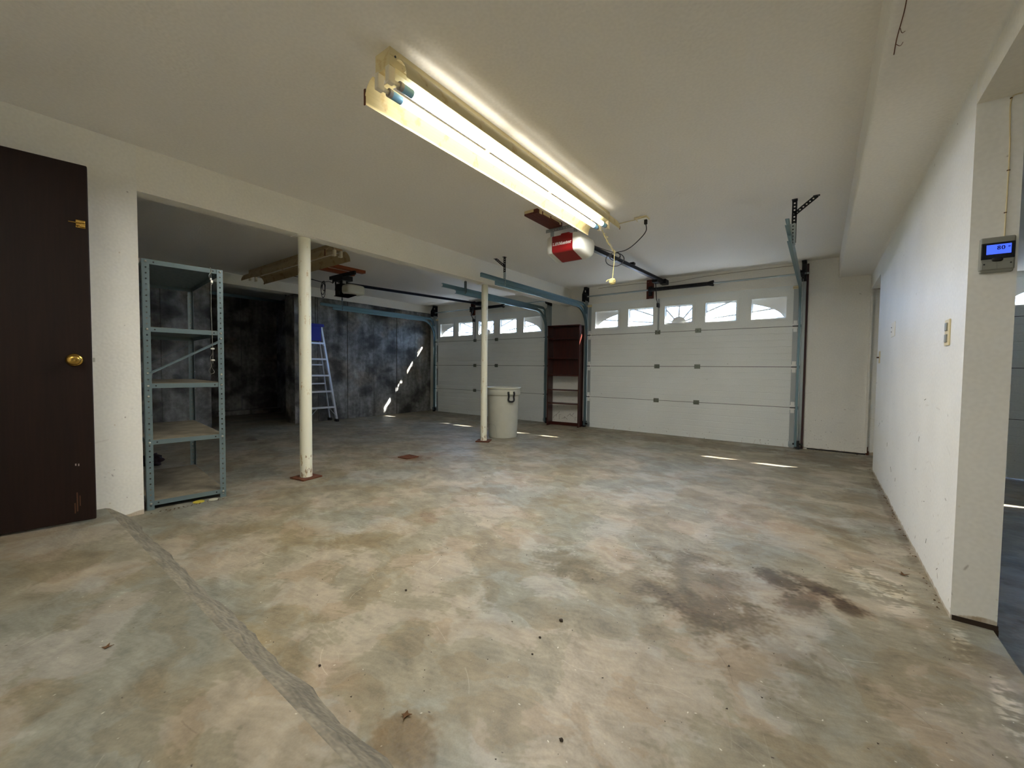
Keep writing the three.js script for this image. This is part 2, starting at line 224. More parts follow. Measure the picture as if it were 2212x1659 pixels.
const floor = struct('floor', 'stained tan concrete garage floor with a raised step by the brown door', 'floor');
part(floor, 'front_slab', box(-2.6, 0.573, -0.12, 0, 3.2, 5.92), floorMat(2048, 1760, -2.6, 0.573, 3.2, 5.96));
part(floor, 'bay_slab', box(-7.66, 0.573, -0.12, 0, -0.12, 3.2), floorMat(2048, 840, -7.66, 0.573, -0.12, 3.2));
part(floor, 'rear_slab', [box(-9.9, -2.6, -0.12, 0, 3.2, 5.92), box(-9.9, -7.66, -0.12, 0, 1, 3.2), box(-9.9, XB - 0.1, -0.12, 0, 5.92, 8)], floorMat(1600, 640, -9.9, -2.6, 3.2, 6));
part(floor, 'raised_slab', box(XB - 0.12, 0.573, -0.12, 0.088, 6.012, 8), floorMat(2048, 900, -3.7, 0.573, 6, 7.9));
{ // worn sloping edge of the raised slab
  const pos = [], N = 90, ed = (i) => { const x = XB - 0.1 + (0.573 - XB + 0.1) * i / N; return [V(x, 0.0, 5.9 + 0.012 * n2(x * 3, 1) + 0.006 * n2b(x * 14, 2)), V(x, 0.088, 6.012 + 0.0 * x), V(x, 0.078 + 0.004 * n2(x * 9, 4), 5.985 + 0.014 * n2b(x * 4, 7))]; };
  const q = (a, b, c, d) => pos.push(...[a, b, c, a, c, d].flatMap((v) => [v.x, v.y, v.z]));
  for (let i = 0; i < N; i++) { const a = ed(i), b = ed(i + 1); q(a[0], b[0], b[2], a[2]); q(a[2], b[2], b[1], a[1]); }
  const g = new THREE.BufferGeometry(); g.setAttribute('position', new THREE.Float32BufferAttribute(pos, 3)); g.setAttribute('uv', new THREE.Float32BufferAttribute(new Float32Array(pos.length / 3 * 2), 2)); g.computeVertexNormals();
  part(floor, 'step_edge', g, M.stepEdge);
}
part(floor, 'side_bay_slab', box(0.573, 4.9, -0.2, LOW, -0.12, 8), floorMat(1024, 1900, 0.573, 4.9, -0.12, 8));

const ceiling = struct('ceiling', 'flat off-white painted ceiling with a boxed soffit along the side wall', 'ceiling');
part(ceiling, 'ceiling_panel', box(-9.9, 0.4, HC, HC + 0.12, -0.12, 8.1), M.ceiling);
part(ceiling, 'side_bay_ceiling', box(XR2 - 0.02, 4.9, HR + 0.004, HR + 0.14, -0.12, 8.1), M.ceiling);
{ const s = new THREE.Shape(); const x0 = 0.148, y0 = 2.184, r = 0.02; s.moveTo(x0, HC + 0.02); s.lineTo(x0, y0 + r); s.quadraticCurveTo(x0, y0, x0 + r, y0); s.lineTo(XR - 0.025, y0); s.quadraticCurveTo(XR, y0, XR + 0.001, y0 - 0.03); s.lineTo(XR + 0.02, HC + 0.02); s.closePath();
  part(ceiling, 'soffit', extrude(s, 8.1).translate(0, 0, -0.06), M.ceiling);
  part(ceiling, 'crack', [wire([V(0.178, 2.1835, 4.8), V(0.182, 2.1825, 4.66), V(0.179, 2.1832, 4.52), V(0.181, 2.1825, 4.43)], 0.0016, 30, 5), wire([V(0.18, 2.183, 4.58), V(0.19, 2.179, 4.55), V(0.196, 2.176, 4.56)], 0.0009, 12, 5), wire([V(0.18, 2.183, 4.49), V(0.192, 2.178, 4.48), V(0.198, 2.176, 4.5)], 0.0009, 12, 5)], M.rust, { label: 'split drywall tape' }); }

// doorways of the three garage doors: [panel left, panel right]
const DOORS = [[-3.198, -0.307], [-7.046, -4.155], [1.42, 4.311]];
const wallFront = struct('wall_front', 'white painted wall around the garage doors, dirty along its foot', 'wall');
part(wallFront, 'header', box(-7.66, 4.9, 2.1, HC + 0.1, -0.12, -0.05), M.wall);
part(wallFront, 'pier', box(-7.66, -7.075, -0.02, 2.1, -0.12, -0.05), M.wall);
part(wallFront, 'pier', box(-4.13, -3.225, -0.02, 2.1, -0.12, -0.05), M.wall);
part(wallFront, 'pier', box(-0.28, 1.392, -0.12, 2.1, -0.12, -0.05), M.wall);
part(wallFront, 'pier', box(4.34, 4.9, -0.12, 2.1, -0.12, -0.05), M.wall);
part(wallFront, 'door_jamb', box(XR, 0.478, 0.03, 2.0, -0.05, 0.0), M.wallClean);
part(wallFront, 'base_gap', box(-0.15, 0.47, 0, 0.014, -0.05, -0.035), M.black);
part(wallFront, 'rotten_corner', [rbox(0.462, 0.49, 0.02, 0.1, -0.05, -0.03, 0.006), rbox(0.472, 0.5, 0.0, 0.05, -0.05, -0.022, 0.006)], M.rust);
part(wallFront, 'shading_eave', [box(-8, 5, 2.45, 2.53, -0.45, -0.12), box(-8, 5, 2.437, 2.53, -0.47, -0.45)], M.wallClean);  // unseen overhang, added and sized to narrow the sun strips indoors

const wallRight = struct('wall_right', 'white partition wall with scuff marks and its bare end towards the camera', 'wall');
part(wallRight, 'wall_panel', [box(XR, XR2, LOW, HC, 0.98, ZP), box(XR, XR2, 2.0, HC, -0.05, 0.98)], mat(0xffffff, 0.55, { map: paintTex([243, 243, 238], 170, [3.6, 2.5]), bumpMap: plasterBump, bumpScale: 0.0005 }));
part(wallRight, 'lintel', box(XR, XR2, HR, HC, ZP, 8), M.wallClean);
part(wallRight, 'sill_plate', [box(XR + 0.004, XR2 + 0.003, -0.002, 0.02, ZP - 0.4, ZP + 0.0025), box(0.555, XR2 + 0.004, LOW, 0.004, 1.2, ZP + 0.004)], M.darkWood, { label: 'bare dark wood plate' });
part(wallRight, 'scuff_mark', [[0.9, 1.02, 0.02, 0.3], [0.56, 1.6, 0.018, 1.5], [0.52, 1.42, 0.02, 1.4], [0.5, 1.36, 0.012, 1], [0.22, 2.5, 0.03, 1.2], [0.28, 2.25, 0.05, -0.7], [0.62, 3.3, 0.03, 1.4], [0.86, 3.4, 0.04, 0.2], [0.4, 2.0, 0.035, 1.5], [0.14, 3.6, 0.03, 1.1], [0.1, 3.85, 0.025, 0.6], [0.33, 3.5, 0.025, 0.2]].map(([y, z, l, a]) => bar(V(XR - 0.0004, y, z), V(XR - 0.0004, y + l * Math.sin(a), z + l * Math.cos(a)), 0.0012, 0.0022, V(0, 1, 0.01))), mat(0x6d655c, 0.9));

const wallLeft = struct('wall_left', 'white wall and deep beam dividing off the dark bay', 'wall');
part(wallLeft, 'wall_panel', [box(XB - 0.13, XB, -0.02, HC, 5.825, 6.95), box(XB - 0.13, XB, 2.16, HC, 6.95, 7.8), box(XB - 0.13, XB, -0.02, HC, 7.8, 8)], M.wall);
part(wallLeft, 'beam', box(XB - 0.13, XB, HB, HC, -0.05, 5.825), M.wallClean);

const wallSide = struct('wall_far_left', 'bare concrete basement wall with form joints and dark damp stains', 'wall');
{ const XC = -7.35, cut = [-0.05, 0.42, 0.925, 1.496, 2.08, 2.667, 3.09];
  for (let i = 0; i + 1 < cut.length; i++) part(wallSide, 'concrete_panel', rbox(XC - 0.16, XC + 0.012 * (i % 2) * 0.6, -0.02, 2.268, cut[i] + 0.004, cut[i + 1] - 0.004, 0.006, 1), M.concrete);
  part(wallSide, 'concrete_core', [box(XC - 0.34, XC - 0.012, -0.02, 2.262, -0.12, 3.085), box(XC - 0.34, XC - 0.012, -0.02, 2.262, 4.32, 8)], M.concrete);
  for (const [a, b] of [[4.31, 4.9], [4.9, 5.5], [5.5, 6.1]]) part(wallSide, 'concrete_panel', rbox(XC - 0.16, XC, -0.02, 2.268, a + 0.004, b - 0.004, 0.006, 1), M.concrete);
  part(wallSide, 'painted_band', box(XC - 0.3, XC - 0.005, 2.275, HC, -0.12, 8), M.wallClean);
  part(wallSide, 'recess_back', [[2.4, 3.1], [3.1, 3.66], [3.66, 4.22], [4.22, 5.0]].map(([a, b]) => rbox(-9.9, -9.62, -0.02, HC, a + 0.004, b - 0.004, 0.006, 1)), M.concrete);
  part(wallSide, 'recess_side', [box(-9.9, XC - 0.2, -0.02, HC, 2.0, 2.4), box(-9.9, XC - 0.2, -0.02, HC, 5.0, 5.3)], M.concrete);
  part(wallSide, 'recess_ledge', rbox(-9.65, -9.45, 0, 0.1, 2.4, 5.0, 0.02), M.concrete);
}
const wallBack = struct('wall_back', 'white wall closing the garage behind the camera', 'wall');
part(wallBack, 'wall_panel', [box(-9.9, 4.9, -0.2, HC + 0.1, 8, 8.12), box(-9.9, -7.6, -0.1, HC + 0.1, 5.3, 8)], M.wallClean);
const wallSideRight = struct('wall_outer_right', 'white outer wall of the neighbouring bay', 'wall');
part(wallSideRight, 'wall_panel', box(4.9, 5.02, -0.2, HC + 0.1, -0.12, 8.12), M.wallClean);

// ---------------------------------------------------------------- garage doors
const hinge = (x, y, k = 1) => [rbox(x - 0.03 * k, x + 0.03 * k, y - 0.032, y - 0.004, 0, 0.005, 0.002), rbox(x - 0.03 * k, x + 0.03 * k, y + 0.004, y + 0.032, 0, 0.005, 0.002), rod(V(x - 0.032 * k, y, 0.009), V(x + 0.032 * k, y, 0.009), 0.006, 8), rbox(x - 0.026 * k, x - 0.01, y - 0.02, y + 0.02, 0.003, 0.016, 0.003), rbox(x + 0.01, x + 0.026 * k, y - 0.02, y + 0.02, 0.003, 0.016, 0.003)];
function garageDoor(n, label, withHardware) {
  const [L, R] = DOORS[n], c = (L + R) / 2, d = struct('door_' + (n + 1), label, 'garage door'), drop = n === 2 ? LOW : 0;
  for (let k = 0; k < 3; k++) {
    const y0 = k * DS + 0.003 + (k === 0 ? drop : 0), y1 = (k + 1) * DS - 0.003, pts = [[0.045, y0], [0, y0]];
    for (let j = 1; j < 6; j++) { const y = k * DS + DS * j / 6; pts.push([0, y - 0.006], [0.0028, y], [0, y + 0.006]); }
    pts.push([0, y1], [0.045, y1]); const sec = part(d, 'door_section', extrudeX(poly(pts), L - 0.055, R + 0.055), M.garageDoor); part(sec, 'lap_joint', box(L - 0.055, R + 0.055, y1 - 0.01, y1 + 0.018, -0.043, -0.012), M.darkSteel, { root: d });
  }
  const y0 = 3 * DS + 0.003, y1 = 4 * DS, s = poly([[L - 0.055, y0], [R + 0.055, y0], [R + 0.055, y1], [L - 0.055, y1]]), wins = [];
  for (let i = 0; i < 5; i++) { const x = L + 0.077 + i * 0.583; wins.push([x, x + 0.41]); rectHole(s, x, x + 0.41, 1.712, 2.0); }
  const top = part(d, 'door_section', extrude(s, 0.045).translate(0, 0, -0.045), M.garageDoor);
  const arch = (dx) => 0.31 * Math.sqrt(Math.max(0, 1 - (dx / 1.335) ** 2)), B = 1.718;
  wins.forEach(([x0, x1], i) => {
    const f = poly([[x0 - 0.03, 1.682], [x1 + 0.03, 1.682], [x1 + 0.03, 2.03], [x0 - 0.03, 2.03]]); rectHole(f, x0 + 0.004, x1 - 0.004, 1.716, 1.996);
    const w = part(top, 'window_frame', extrude(f, 0.006), M.garageDoor, { root: d });
    part(w, 'pane', box(x0, x1, 1.712, 2.0, -0.043, -0.040), M.glass, { root: d });
    const gs = [], rim = poly([[x0, 1.712], [x1, 1.712], [x1, 2.0], [x0, 2.0]]); rectHole(rim, x0 + 0.022, x1 - 0.022, 1.734, 1.978); gs.push(extrude(rim, 0.008).translate(0, 0, -0.038));
    // plate above the arch
    const N = 18, low = []; for (let j = 0; j <= N; j++) { const x = x0 + (x1 - x0) * j / N; low.push([x, Math.min(2.0, Math.max(1.712, B + arch(x - c)))]); }
    if (low.some((p) => p[1] < 1.995)) gs.push(extrude(poly([...low, [x1, 2.0005], [x0, 2.0005]]), 0.008).translate(0, 0, -0.0385));
    for (const sl of [0.11, 0.39, 1.2, 60]) for (const sg of [-1, 1]) { // rays of the sunburst, cut to the window
      if (sl === 60 && sg < 0) continue; const u = V(sg, sl, 0).normalize(); let a = null, b = null;
      for (let t = 0.1; t < 1.5; t += 0.004) { const x = c + u.x * t, y = B + u.y * t; if (x > x0 && x < x1 && y > 1.712 && y < 1.998 && y < B + arch(x - c) + 0.01) { a ??= t; b = t; } }
      if (a !== null && b - a > 0.03) gs.push(bar(V(c + u.x * a, B + u.y * a, -0.034), V(c + u.x * b, B + u.y * b, -0.034), 0.008, 0.02, V(u.y, -u.x, 0)));
    }
    if (i === 2) { const h = new THREE.Shape(); h.absarc(c, 1.72, 0.11, 0, Math.PI, false); h.closePath(); gs.push(extrude(h, 0.008).translate(0, 0, -0.038)); }
    part(w, 'sunburst_grille', gs, M.white, { root: d });
  });
  if (!withHardware) return d;
  for (const k of [0, 1, 2, 3]) for (const e of [0, 1]) part(d, 'end_stile', rbox(e ? R : L - 0.055, e ? R + 0.055 : L, k * DS + 0.006, (k + 1) * DS - 0.004, 0, 0.004, 0.0015), M.stile);
  for (let k = 1; k < 4; k++) for (const x of [L + 1.142, L + 1.734]) part(d, 'hinge', hinge(x, k * DS, 1.35), M.hinge);
  for (let k = 1; k < 4; k++) for (const e of [0, 1]) { const x = e ? R + 0.028 : L - 0.028, s2 = e ? 1 : -1; const h = part(d, 'roller_hinge', [...hinge(x, k * DS), rbox(x - 0.022, x + 0.022, k * DS + 0.02, k * DS + 0.075, 0.002, 0.007, 0.003), rbox(x - 0.022, x + 0.022, k * DS - 0.075, k * DS - 0.02, 0.002, 0.007, 0.003)], M.white); part(h, 'roller', [rod(V(x - s2 * 0.03, k * DS, 0.022), V(x + s2 * 0.06, k * DS, 0.022), 0.006, 8), rod(V(x + s2 * 0.052, k * DS, 0.022), V(x + s2 * 0.066, k * DS, 0.022), 0.02, 14)], M.darkSteel, { root: d }); }
  part(d, 'bottom_seal', rbox(L - 0.055, R + 0.055, -0.004, 0.016, -0.04, -0.006, 0.006), M.rubber);
  for (const e of [0, 1]) { part(d, 'bottom_bracket', [rbox(e ? R - 0.005 : L - 0.06, e ? R + 0.06 : L + 0.005, 0.02, 0.085, 0, 0.01, 0.002), rbox(e ? R - 0.005 : L - 0.06, e ? R + 0.06 : L + 0.005, 0.045, 0.06, 0, 0.02, 0.002)], M.galv); part(d, 'top_bracket', [rbox(e ? R - 0.01 : L - 0.07, e ? R + 0.07 : L + 0.01, 2.085, 2.125, 0.002, 0.01, 0.002), rbox(e ? R - 0.01 : L - 0.07, e ? R + 0.07 : L + 0.01, 2.1, 2.108, 0, 0.05, 0.002)], M.cream); }
  const ax = L + 1.15; part(d, 'operator_strut', [rbox(ax - 0.012, ax + 0.012, 1.6, 2.12, 0.001, 0.012, 0.003), rbox(ax - 0.006, ax + 0.006, 1.63, 2.1, 0.01, 0.022, 0.003)], M.stile);
  return d;
}
garageDoor(0, 'white sectional garage door in the main bay, lit by the tube light', true);
garageDoor(1, 'white sectional garage door in the dark bay, beyond the support posts', true);
garageDoor(2, 'white garage door of the neighbouring bay glimpsed past the wall end', false);

// brown slab door folded back against the white wall
{ const d = thing('door_4', 'dark brown slab door folded open against the white wall', 'door', [-3.375, 0.1, 6.085], undefined, 'structure'); origin.set(d, V(-3.375, 0.1, 6.085)); d.rotation.y = 0;
  const H = 2.035, turn = -0.165, place = (g) => g.rotateY(turn).translate(-3.375, 0.1, 6.085);                      // local: +z along the door, away from its latch edge; +x its face
  const sh = new THREE.Shape(); sh.moveTo(-0.036, 0.004); sh.lineTo(-0.004, 0); sh.quadraticCurveTo(0, 0, 0, 0.006); sh.lineTo(0, 0.8); sh.lineTo(-0.036, 0.8); sh.closePath();
  const leaf = part(d, 'door_leaf', place(rbox(-0.036, 0, 0, H, 0, 0.8, 0.006, 2)), M.doorBrown);
  const k = [[0.0001, 0], [0.033, 0], [0.036, 0.004], [0.03, 0.01], [0.014, 0.014], [0.013, 0.034], [0.024, 0.044], [0.029, 0.056], [0.027, 0.066], [0.018, 0.071], [0.009, 0.0725], [0.006, 0.0715], [0.0001, 0.0715]].map(([x, y]) => new THREE.Vector2(x, y));
  part(leaf, 'knob', place(new THREE.LatheGeometry(k, 28).rotateZ(-Math.PI / 2).translate(0, 0.93, 0.07)), M.brass, { root: d, label: 'round brass knob' });
  part(leaf, 'latch_bolt', place(rbox(-0.026, -0.012, 0.92, 0.945, -0.012, 0.004, 0.002)), M.zinc, { root: d });
  part(leaf, 'slide_bolt', [rbox(0, 0.004, 1.678, 1.722, 0.012, 0.05, 0.003), rbox(0.003, 0.012, 1.704, 1.717, 0.012, 0.05, 0.003), rbox(0.003, 0.012, 1.682, 1.694, 0.012, 0.036, 0.003), rod(V(0.008, 1.704, 0.03), V(0.008, 1.704, 0.078), 0.0025, 8), ball(0.012, 1.69, 0.044, 0.006)].map(place), M.brass, { root: d, label: 'small brass slide bolt' });
  part(leaf, 'gouge', [rbox(-0.001, 0.0008, 0.06, 0.17, 0.072, 0.078, 0.0004), rbox(-0.001, 0.0008, 0.05, 0.11, 0.082, 0.087, 0.0004), rbox(-0.001, 0.0008, 0.09, 0.15, 0.062, 0.066, 0.0004)].map(place), mat(0x4d2f1a, 0.8), { root: d, label: 'splintered gouge in the veneer' });
  part(leaf, 'chip', [rbox(-0.001, 0.0008, 0.325, 0.337, 0.074, 0.08, 0.0004), rbox(-0.001, 0.0008, 0.322, 0.335, 0.063, 0.068, 0.0004)].map(place), mat(0x9c8f86, 0.8), { root: d });
  for (const y of [0.25, 1.0, 1.8]) part(d, 'door_hinge', [place(rod(V(-0.042, y - 0.045, 0.806), V(-0.042, y + 0.045, 0.806), 0.007, 10)), rbox(XB - 0.001, XB + 0.004, y + 0.055, y + 0.145, 6.9, 6.95, 0.001)], M.brass);
}

// ---------------------------------------------------------------- overhead tracks
const chan = (s) => [[-0.012 * s, -0.024], [-0.012 * s, 0.024], [0.014 * s, 0.026], [0.014 * s, 0.019], [0.0105 * s, 0.019], [0.0105 * s, 0.0225], [-0.0085 * s, 0.0205], [-0.0085 * s, -0.0205], [0.0105 * s, -0.0225], [0.0105 * s, -0.019], [0.014 * s, -0.019], [0.014 * s, -0.026]];
function track(label, x, s, yTop, zU, zL, hangZ, hangTop) { // s: +1 opens towards +x
  const t = thing('door_track', label, 'track', [x, 0, 0.04], 'steel roller tracks of the garage doors'), P = chan(s), yl = yTop - 0.05, r = 0.36, low = [[0.03, 0.05]];
  for (let i = 0; i <= 14; i++) { const a = i / 14 * Math.PI / 2; low.push([yl - r + r * Math.sin(a), 0.05 + r - r * Math.cos(a)]); }
  low.push([yl, zL]);
  part(t, 'lower_rail', sweepYZ(low, P, x), M.track);
  const up = [[yTop - 0.16, 0.075]]; for (let i = 0; i <= 8; i++) { const a = i / 8 * Math.PI / 2; up.push([yTop - 0.12 + 0.12 * Math.sin(a), 0.09 + 0.12 - 0.12 * Math.cos(a)]); } up.push([yTop, zU]);
  part(t, 'upper_rail', sweepYZ(up, P, x), M.track);
  const o = x - s * 0.018;
  part(t, 'wall_angle', [box(o - 0.0015, o + 0.0015, 0.1, 2.2, -0.05, 0.06), box(Math.min(o, o - s * 0.035), Math.max(o, o - s * 0.035), 0.1, 2.2, -0.05, -0.0465)], M.galv);
  for (const y of [0.35, 1.0, 1.55]) part(t, 'jamb_bracket', [rbox(o - 0.003, o + 0.003, y - 0.03, y + 0.03, -0.05, 0.05, 0.001), rbox(o - s * 0.045, o, y - 0.03, y + 0.03, -0.05, -0.045, 0.001)], M.galv);
  part(t, 'base_bracket', [rbox(o - 0.03, o + 0.02, 0.02, 0.1, -0.04, 0.06, 0.006), rod(V(o - 0.05, 0.06, 0.03), V(o + 0.06, 0.06, 0.03), 0.012, 10), rbox(o - 0.012, o + 0.03, 0, 0.035, 0.02, 0.075, 0.004)], M.darkSteel);
  part(t, 'flag_bracket', extrudeX(poly([[0.05, yTop - 0.4], [-0.1, yTop - 0.14], [-0.11, yTop + 0.0], [0.05, yTop + 0.06]]), o - 0.002, o + 0.002), M.galv);
  if (hangTop) {
    const y0 = yTop - 0.04, holes = (a, b, w) => { const q = poly([[-w, a], [w, a], [w, b], [-w, b]]); for (let y = a + 0.02; y < b - 0.012; y += 0.028) { const h = new THREE.Path(); h.absarc(0, y, 0.0065, 0, Math.PI * 2, true); q.holes.push(h); } return extrude(q, 0.003, { curveSegments: 4 }); };
    part(t, 'hanger', holes(y0, hangTop, 0.018).translate(o, 0, hangZ), M.darkSteel);
    const leg = 0.19, dg = holes(0, leg, 0.016).rotateZ(s > 0 ? 0.9 : -0.9); dg.translate(o, hangTop - leg * Math.cos(0.9), hangZ); part(t, 'hanger_brace', dg, M.darkSteel);
    each(t, 'hanger_foot', [box(o - 0.02, o + 0.02, hangTop - 0.003, hangTop, hangZ - 0.02, hangZ + 0.03), box(o - s * leg * 0.78 - 0.025, o - s * leg * 0.78 + 0.02, hangTop - 0.003, hangTop, hangZ - 0.015, hangZ + 0.02)], M.darkSteel);
    part(t, 'hanger_plate', holes(yTop - 0.06, yTop + 0.12, 0.02).translate(o + s * 0.006, 0, hangZ + 0.004), M.galv);
  }
  return t;
}
track('steel track over the beam side of the main bay door', -3.272, 1, 2.124, 2.81, 2.535, 2.33, HC);
track('steel track on the partition side of the main bay door', -0.232, -1, 2.124, 2.81, 2.535, 2.33, HC);
track('steel track behind the thin post, ending under the beam', -4.085, -1, 2.12, 2.67, 2.42, 2.233, HC);
track('steel track running along the concrete wall above the ladder', -7.118, 1, 2.12, 2.735, 2.505, 2.31, HC);
{ const t = thing('spare_track', 'bluish steel track crossing the dark recess in the concrete wall', 'track', [-8.45, 2.26, 3.6]); part(t, 'rail', sweepYZ([[2.262, 2.42], [2.262, 4.98]], chan(1), -8.45), M.track); for (const z of [2.7, 4.7]) part(t, 'hanger', box(-8.47, -8.465, 2.24, HC, z, z + 0.035), M.darkSteel); }
{ const t = thing('jamb_strip', 'dark maroon wooden strip beside the main door track', 'trim', [-0.165, 0, -0.05]); part(t, 'strip', rbox(-0.178, -0.155, 0.0, 2.4, -0.05, -0.02, 0.003), M.maroon); part(t, 'dust_curl', rbox(-0.15, -0.11, 0.0, 0.012, -0.05, -0.02, 0.004), M.wallClean); }

// ---------------------------------------------------------------- torsion shafts
function torsion(label, L, R, sx0, sx1) {
  const y = 2.265, z = 0.045, t = thing('torsion_shaft', label, 'door spring', [(L + R) / 2, y, z], 'spring shafts above the garage doors');
  part(t, 'shaft', rod(V(L - 0.16, y, z), V(R + 0.16, y, z), 0.0125, 14), M.galv);
  const N = 46, g = [rod(V(sx0, y, z), V(sx1, y, z), 0.0275, 18)]; for (let i = 0; i < N; i++) { const x = sx0 + (sx1 - sx0) * (i + 0.5) / N; g.push(new THREE.TorusGeometry(0.0275, 0.004, 5, 16).rotateY(Math.PI / 2).translate(x, y, z)); }
  part(t, 'spring', g, M.darkSteel);
  part(t, 'winding_cone', [rod(V(sx1, y, z), V(sx1 + 0.05, y, z), 0.03, 18, 0.042), rod(V(sx1 + 0.05, y, z), V(sx1 + 0.065, y, z), 0.042, 18)], M.darkSteel);
  for (const [x, s] of [[L - 0.085, 1], [R + 0.085, -1]]) {
    part(t, 'cable_drum', [rod(V(x - 0.02, y, z), V(x + 0.02, y, z), 0.045, 20), rod(V(x - 0.024, y, z), V(x - 0.018, y, z), 0.056, 20), rod(V(x + 0.018, y, z), V(x + 0.024, y, z), 0.056, 20)], M.darkSteel);
    const b = poly([[-0.115, 2.18], [0.05, 2.18], [0.05, 2.425], [-0.04, 2.425], [-0.115, 2.3]]); const h = new THREE.Path(); h.absarc(-0.0, 2.37, 0.02, 0, Math.PI * 2, true); b.holes.push(h);
    part(t, 'end_bracket', [extrudeX(b, x - s * 0.04 - 0.002, x - s * 0.04 + 0.002), box(x - s * 0.04, x - s * 0.04 + s * 0.05, 2.18, 2.425, -0.05, -0.046), box(x - s * 0.04, x + s * 0.01, 2.41, 2.43, -0.05, 0.06)], M.darkSteel);
  }
  part(t, 'center_bracket', [rbox(sx0 - 0.05, sx0 - 0.035, 2.2, 2.31, -0.02, 0.085, 0.002), rbox(sx0 - 0.08, sx0 - 0.02, 2.18, 2.33, -0.02, -0.014, 0.002), rod(V(sx0 - 0.06, y, z), V(sx0, y, z), 0.034, 16)], M.darkSteel);
}
torsion('black torsion spring on its shaft above the main bay door', DOORS[0][0], DOORS[0][1], -2.14, -1.33);
torsion('black torsion spring on its shaft above the dark bay door', DOORS[1][0], DOORS[1][1], -5.94, -5.165);
for (const [x, l] of [[-2.2, 'dark red board behind the main bay spring bracket'], [-6.0, 'dark red board behind the dark bay spring bracket']]) { const b = thing('mounting_board', l, 'board', [x, 2.12, -0.05], 'red spring boards'); part(b, 'board', rbox(x - 0.055, x + 0.055, 2.115, 2.438, -0.05, -0.02, 0.003), M.redWood); each(b, 'screw', [ball(x - 0.03, 2.4, -0.02, 0.006, 8), ball(x + 0.03, 2.4, -0.02, 0.006, 8), ball(x, 2.14, -0.02, 0.006, 8)], M.zinc); }
{ const w = thing('door_bell_wire', 'thin brown wire sagging along the header of the main bay', 'wire', [-1, 2.4, -0.045]); part(w, 'wire', wire([V(-3.1, 2.405, -0.047), V(-2.3, 2.4, -0.047), V(-1.9, 2.36, -0.046), V(-1.5, 2.39, -0.047), V(-0.9, 2.402, -0.047), V(-0.3, 2.4, -0.047)], 0.0022, 80, 5), M.leafDry); }

// ---------------------------------------------------------------- garage door openers
const font = await new FontLoader().loadAsync('fonts/droid/droid_sans_bold.typeface.json');
const serif = await new FontLoader().loadAsync('fonts/droid/droid_serif_bold.typeface.json');
const text = (str, size, f = font) => { const g = new TextGeometry(str, { font: f, size, depth: 0.0012, curveSegments: 3, bevelEnabled: false }); g.computeBoundingBox(); g.translate(-(g.boundingBox.max.x + g.boundingBox.min.x) / 2, -(g.boundingBox.max.y + g.boundingBox.min.y) / 2, 0); return g; };
function bulge(a, b, c, e = 0.62) { // rounded box-like bulb
  const g = new THREE.SphereGeometry(1, 28, 20), p = g.attributes.position, q = (v) => Math.sign(v) * Math.abs(v) ** e; for (let i = 0; i < p.count; i++) p.setXYZ(i, a * q(p.getX(i)), b * q(p.getY(i)), c * q(p.getZ(i))); g.computeVertexNormals(); return g;
}
const slotted = (x0, x1, y, z, h = 0.032) => { const s = poly([[x0, y], [x1, y], [x1, y + h], [x0, y + h]]); for (let x = x0 + 0.025; x < x1 - 0.02; x += 0.03) { const p = new THREE.Path(); p.absarc(x, y + h / 2, 0.006, 0, Math.PI * 2, true); s.holes.push(p); } return [extrude(s, 0.003, { curveSegments: 5 }).translate(0, 0, z), box(x0, x1, y + h - 0.003, y + h, z - 0.03, z)]; };
function loftLens(shape, x0, dx, cy, cz, Z) { // a bulged shade that grows out of the housing's side
  const ring = shape.getPoints(8), n = ring.length, pos = [], N = 9, at = (i, j) => { const a = i / N * Math.PI / 2, k = 1.03 * Math.pow(Math.max(0, Math.cos(a)), 0.3), p = ring[j % n]; return V(x0 + dx * Math.sin(a), cy + (p.y - cy) * k, Z - (cz + (p.x - cz) * k)); };
  for (let i = 0; i < N; i++) for (let j = 0; j < n; j++) { const a = at(i, j), b = at(i + 1, j), c = at(i + 1, j + 1), d = at(i, j + 1); for (const v of dx > 0 ? [a, c, b, a, d, c] : [a, b, c, a, c, d]) pos.push(v.x, v.y, v.z); }
  const g = new THREE.BufferGeometry(); g.setAttribute('position', new THREE.Float32BufferAttribute(pos, 3)); g.setAttribute('uv', new THREE.Float32BufferAttribute(new Float32Array(pos.length / 3 * 2), 2)); g.computeVertexNormals(); return toCreasedNormals(g, 0.9);
}
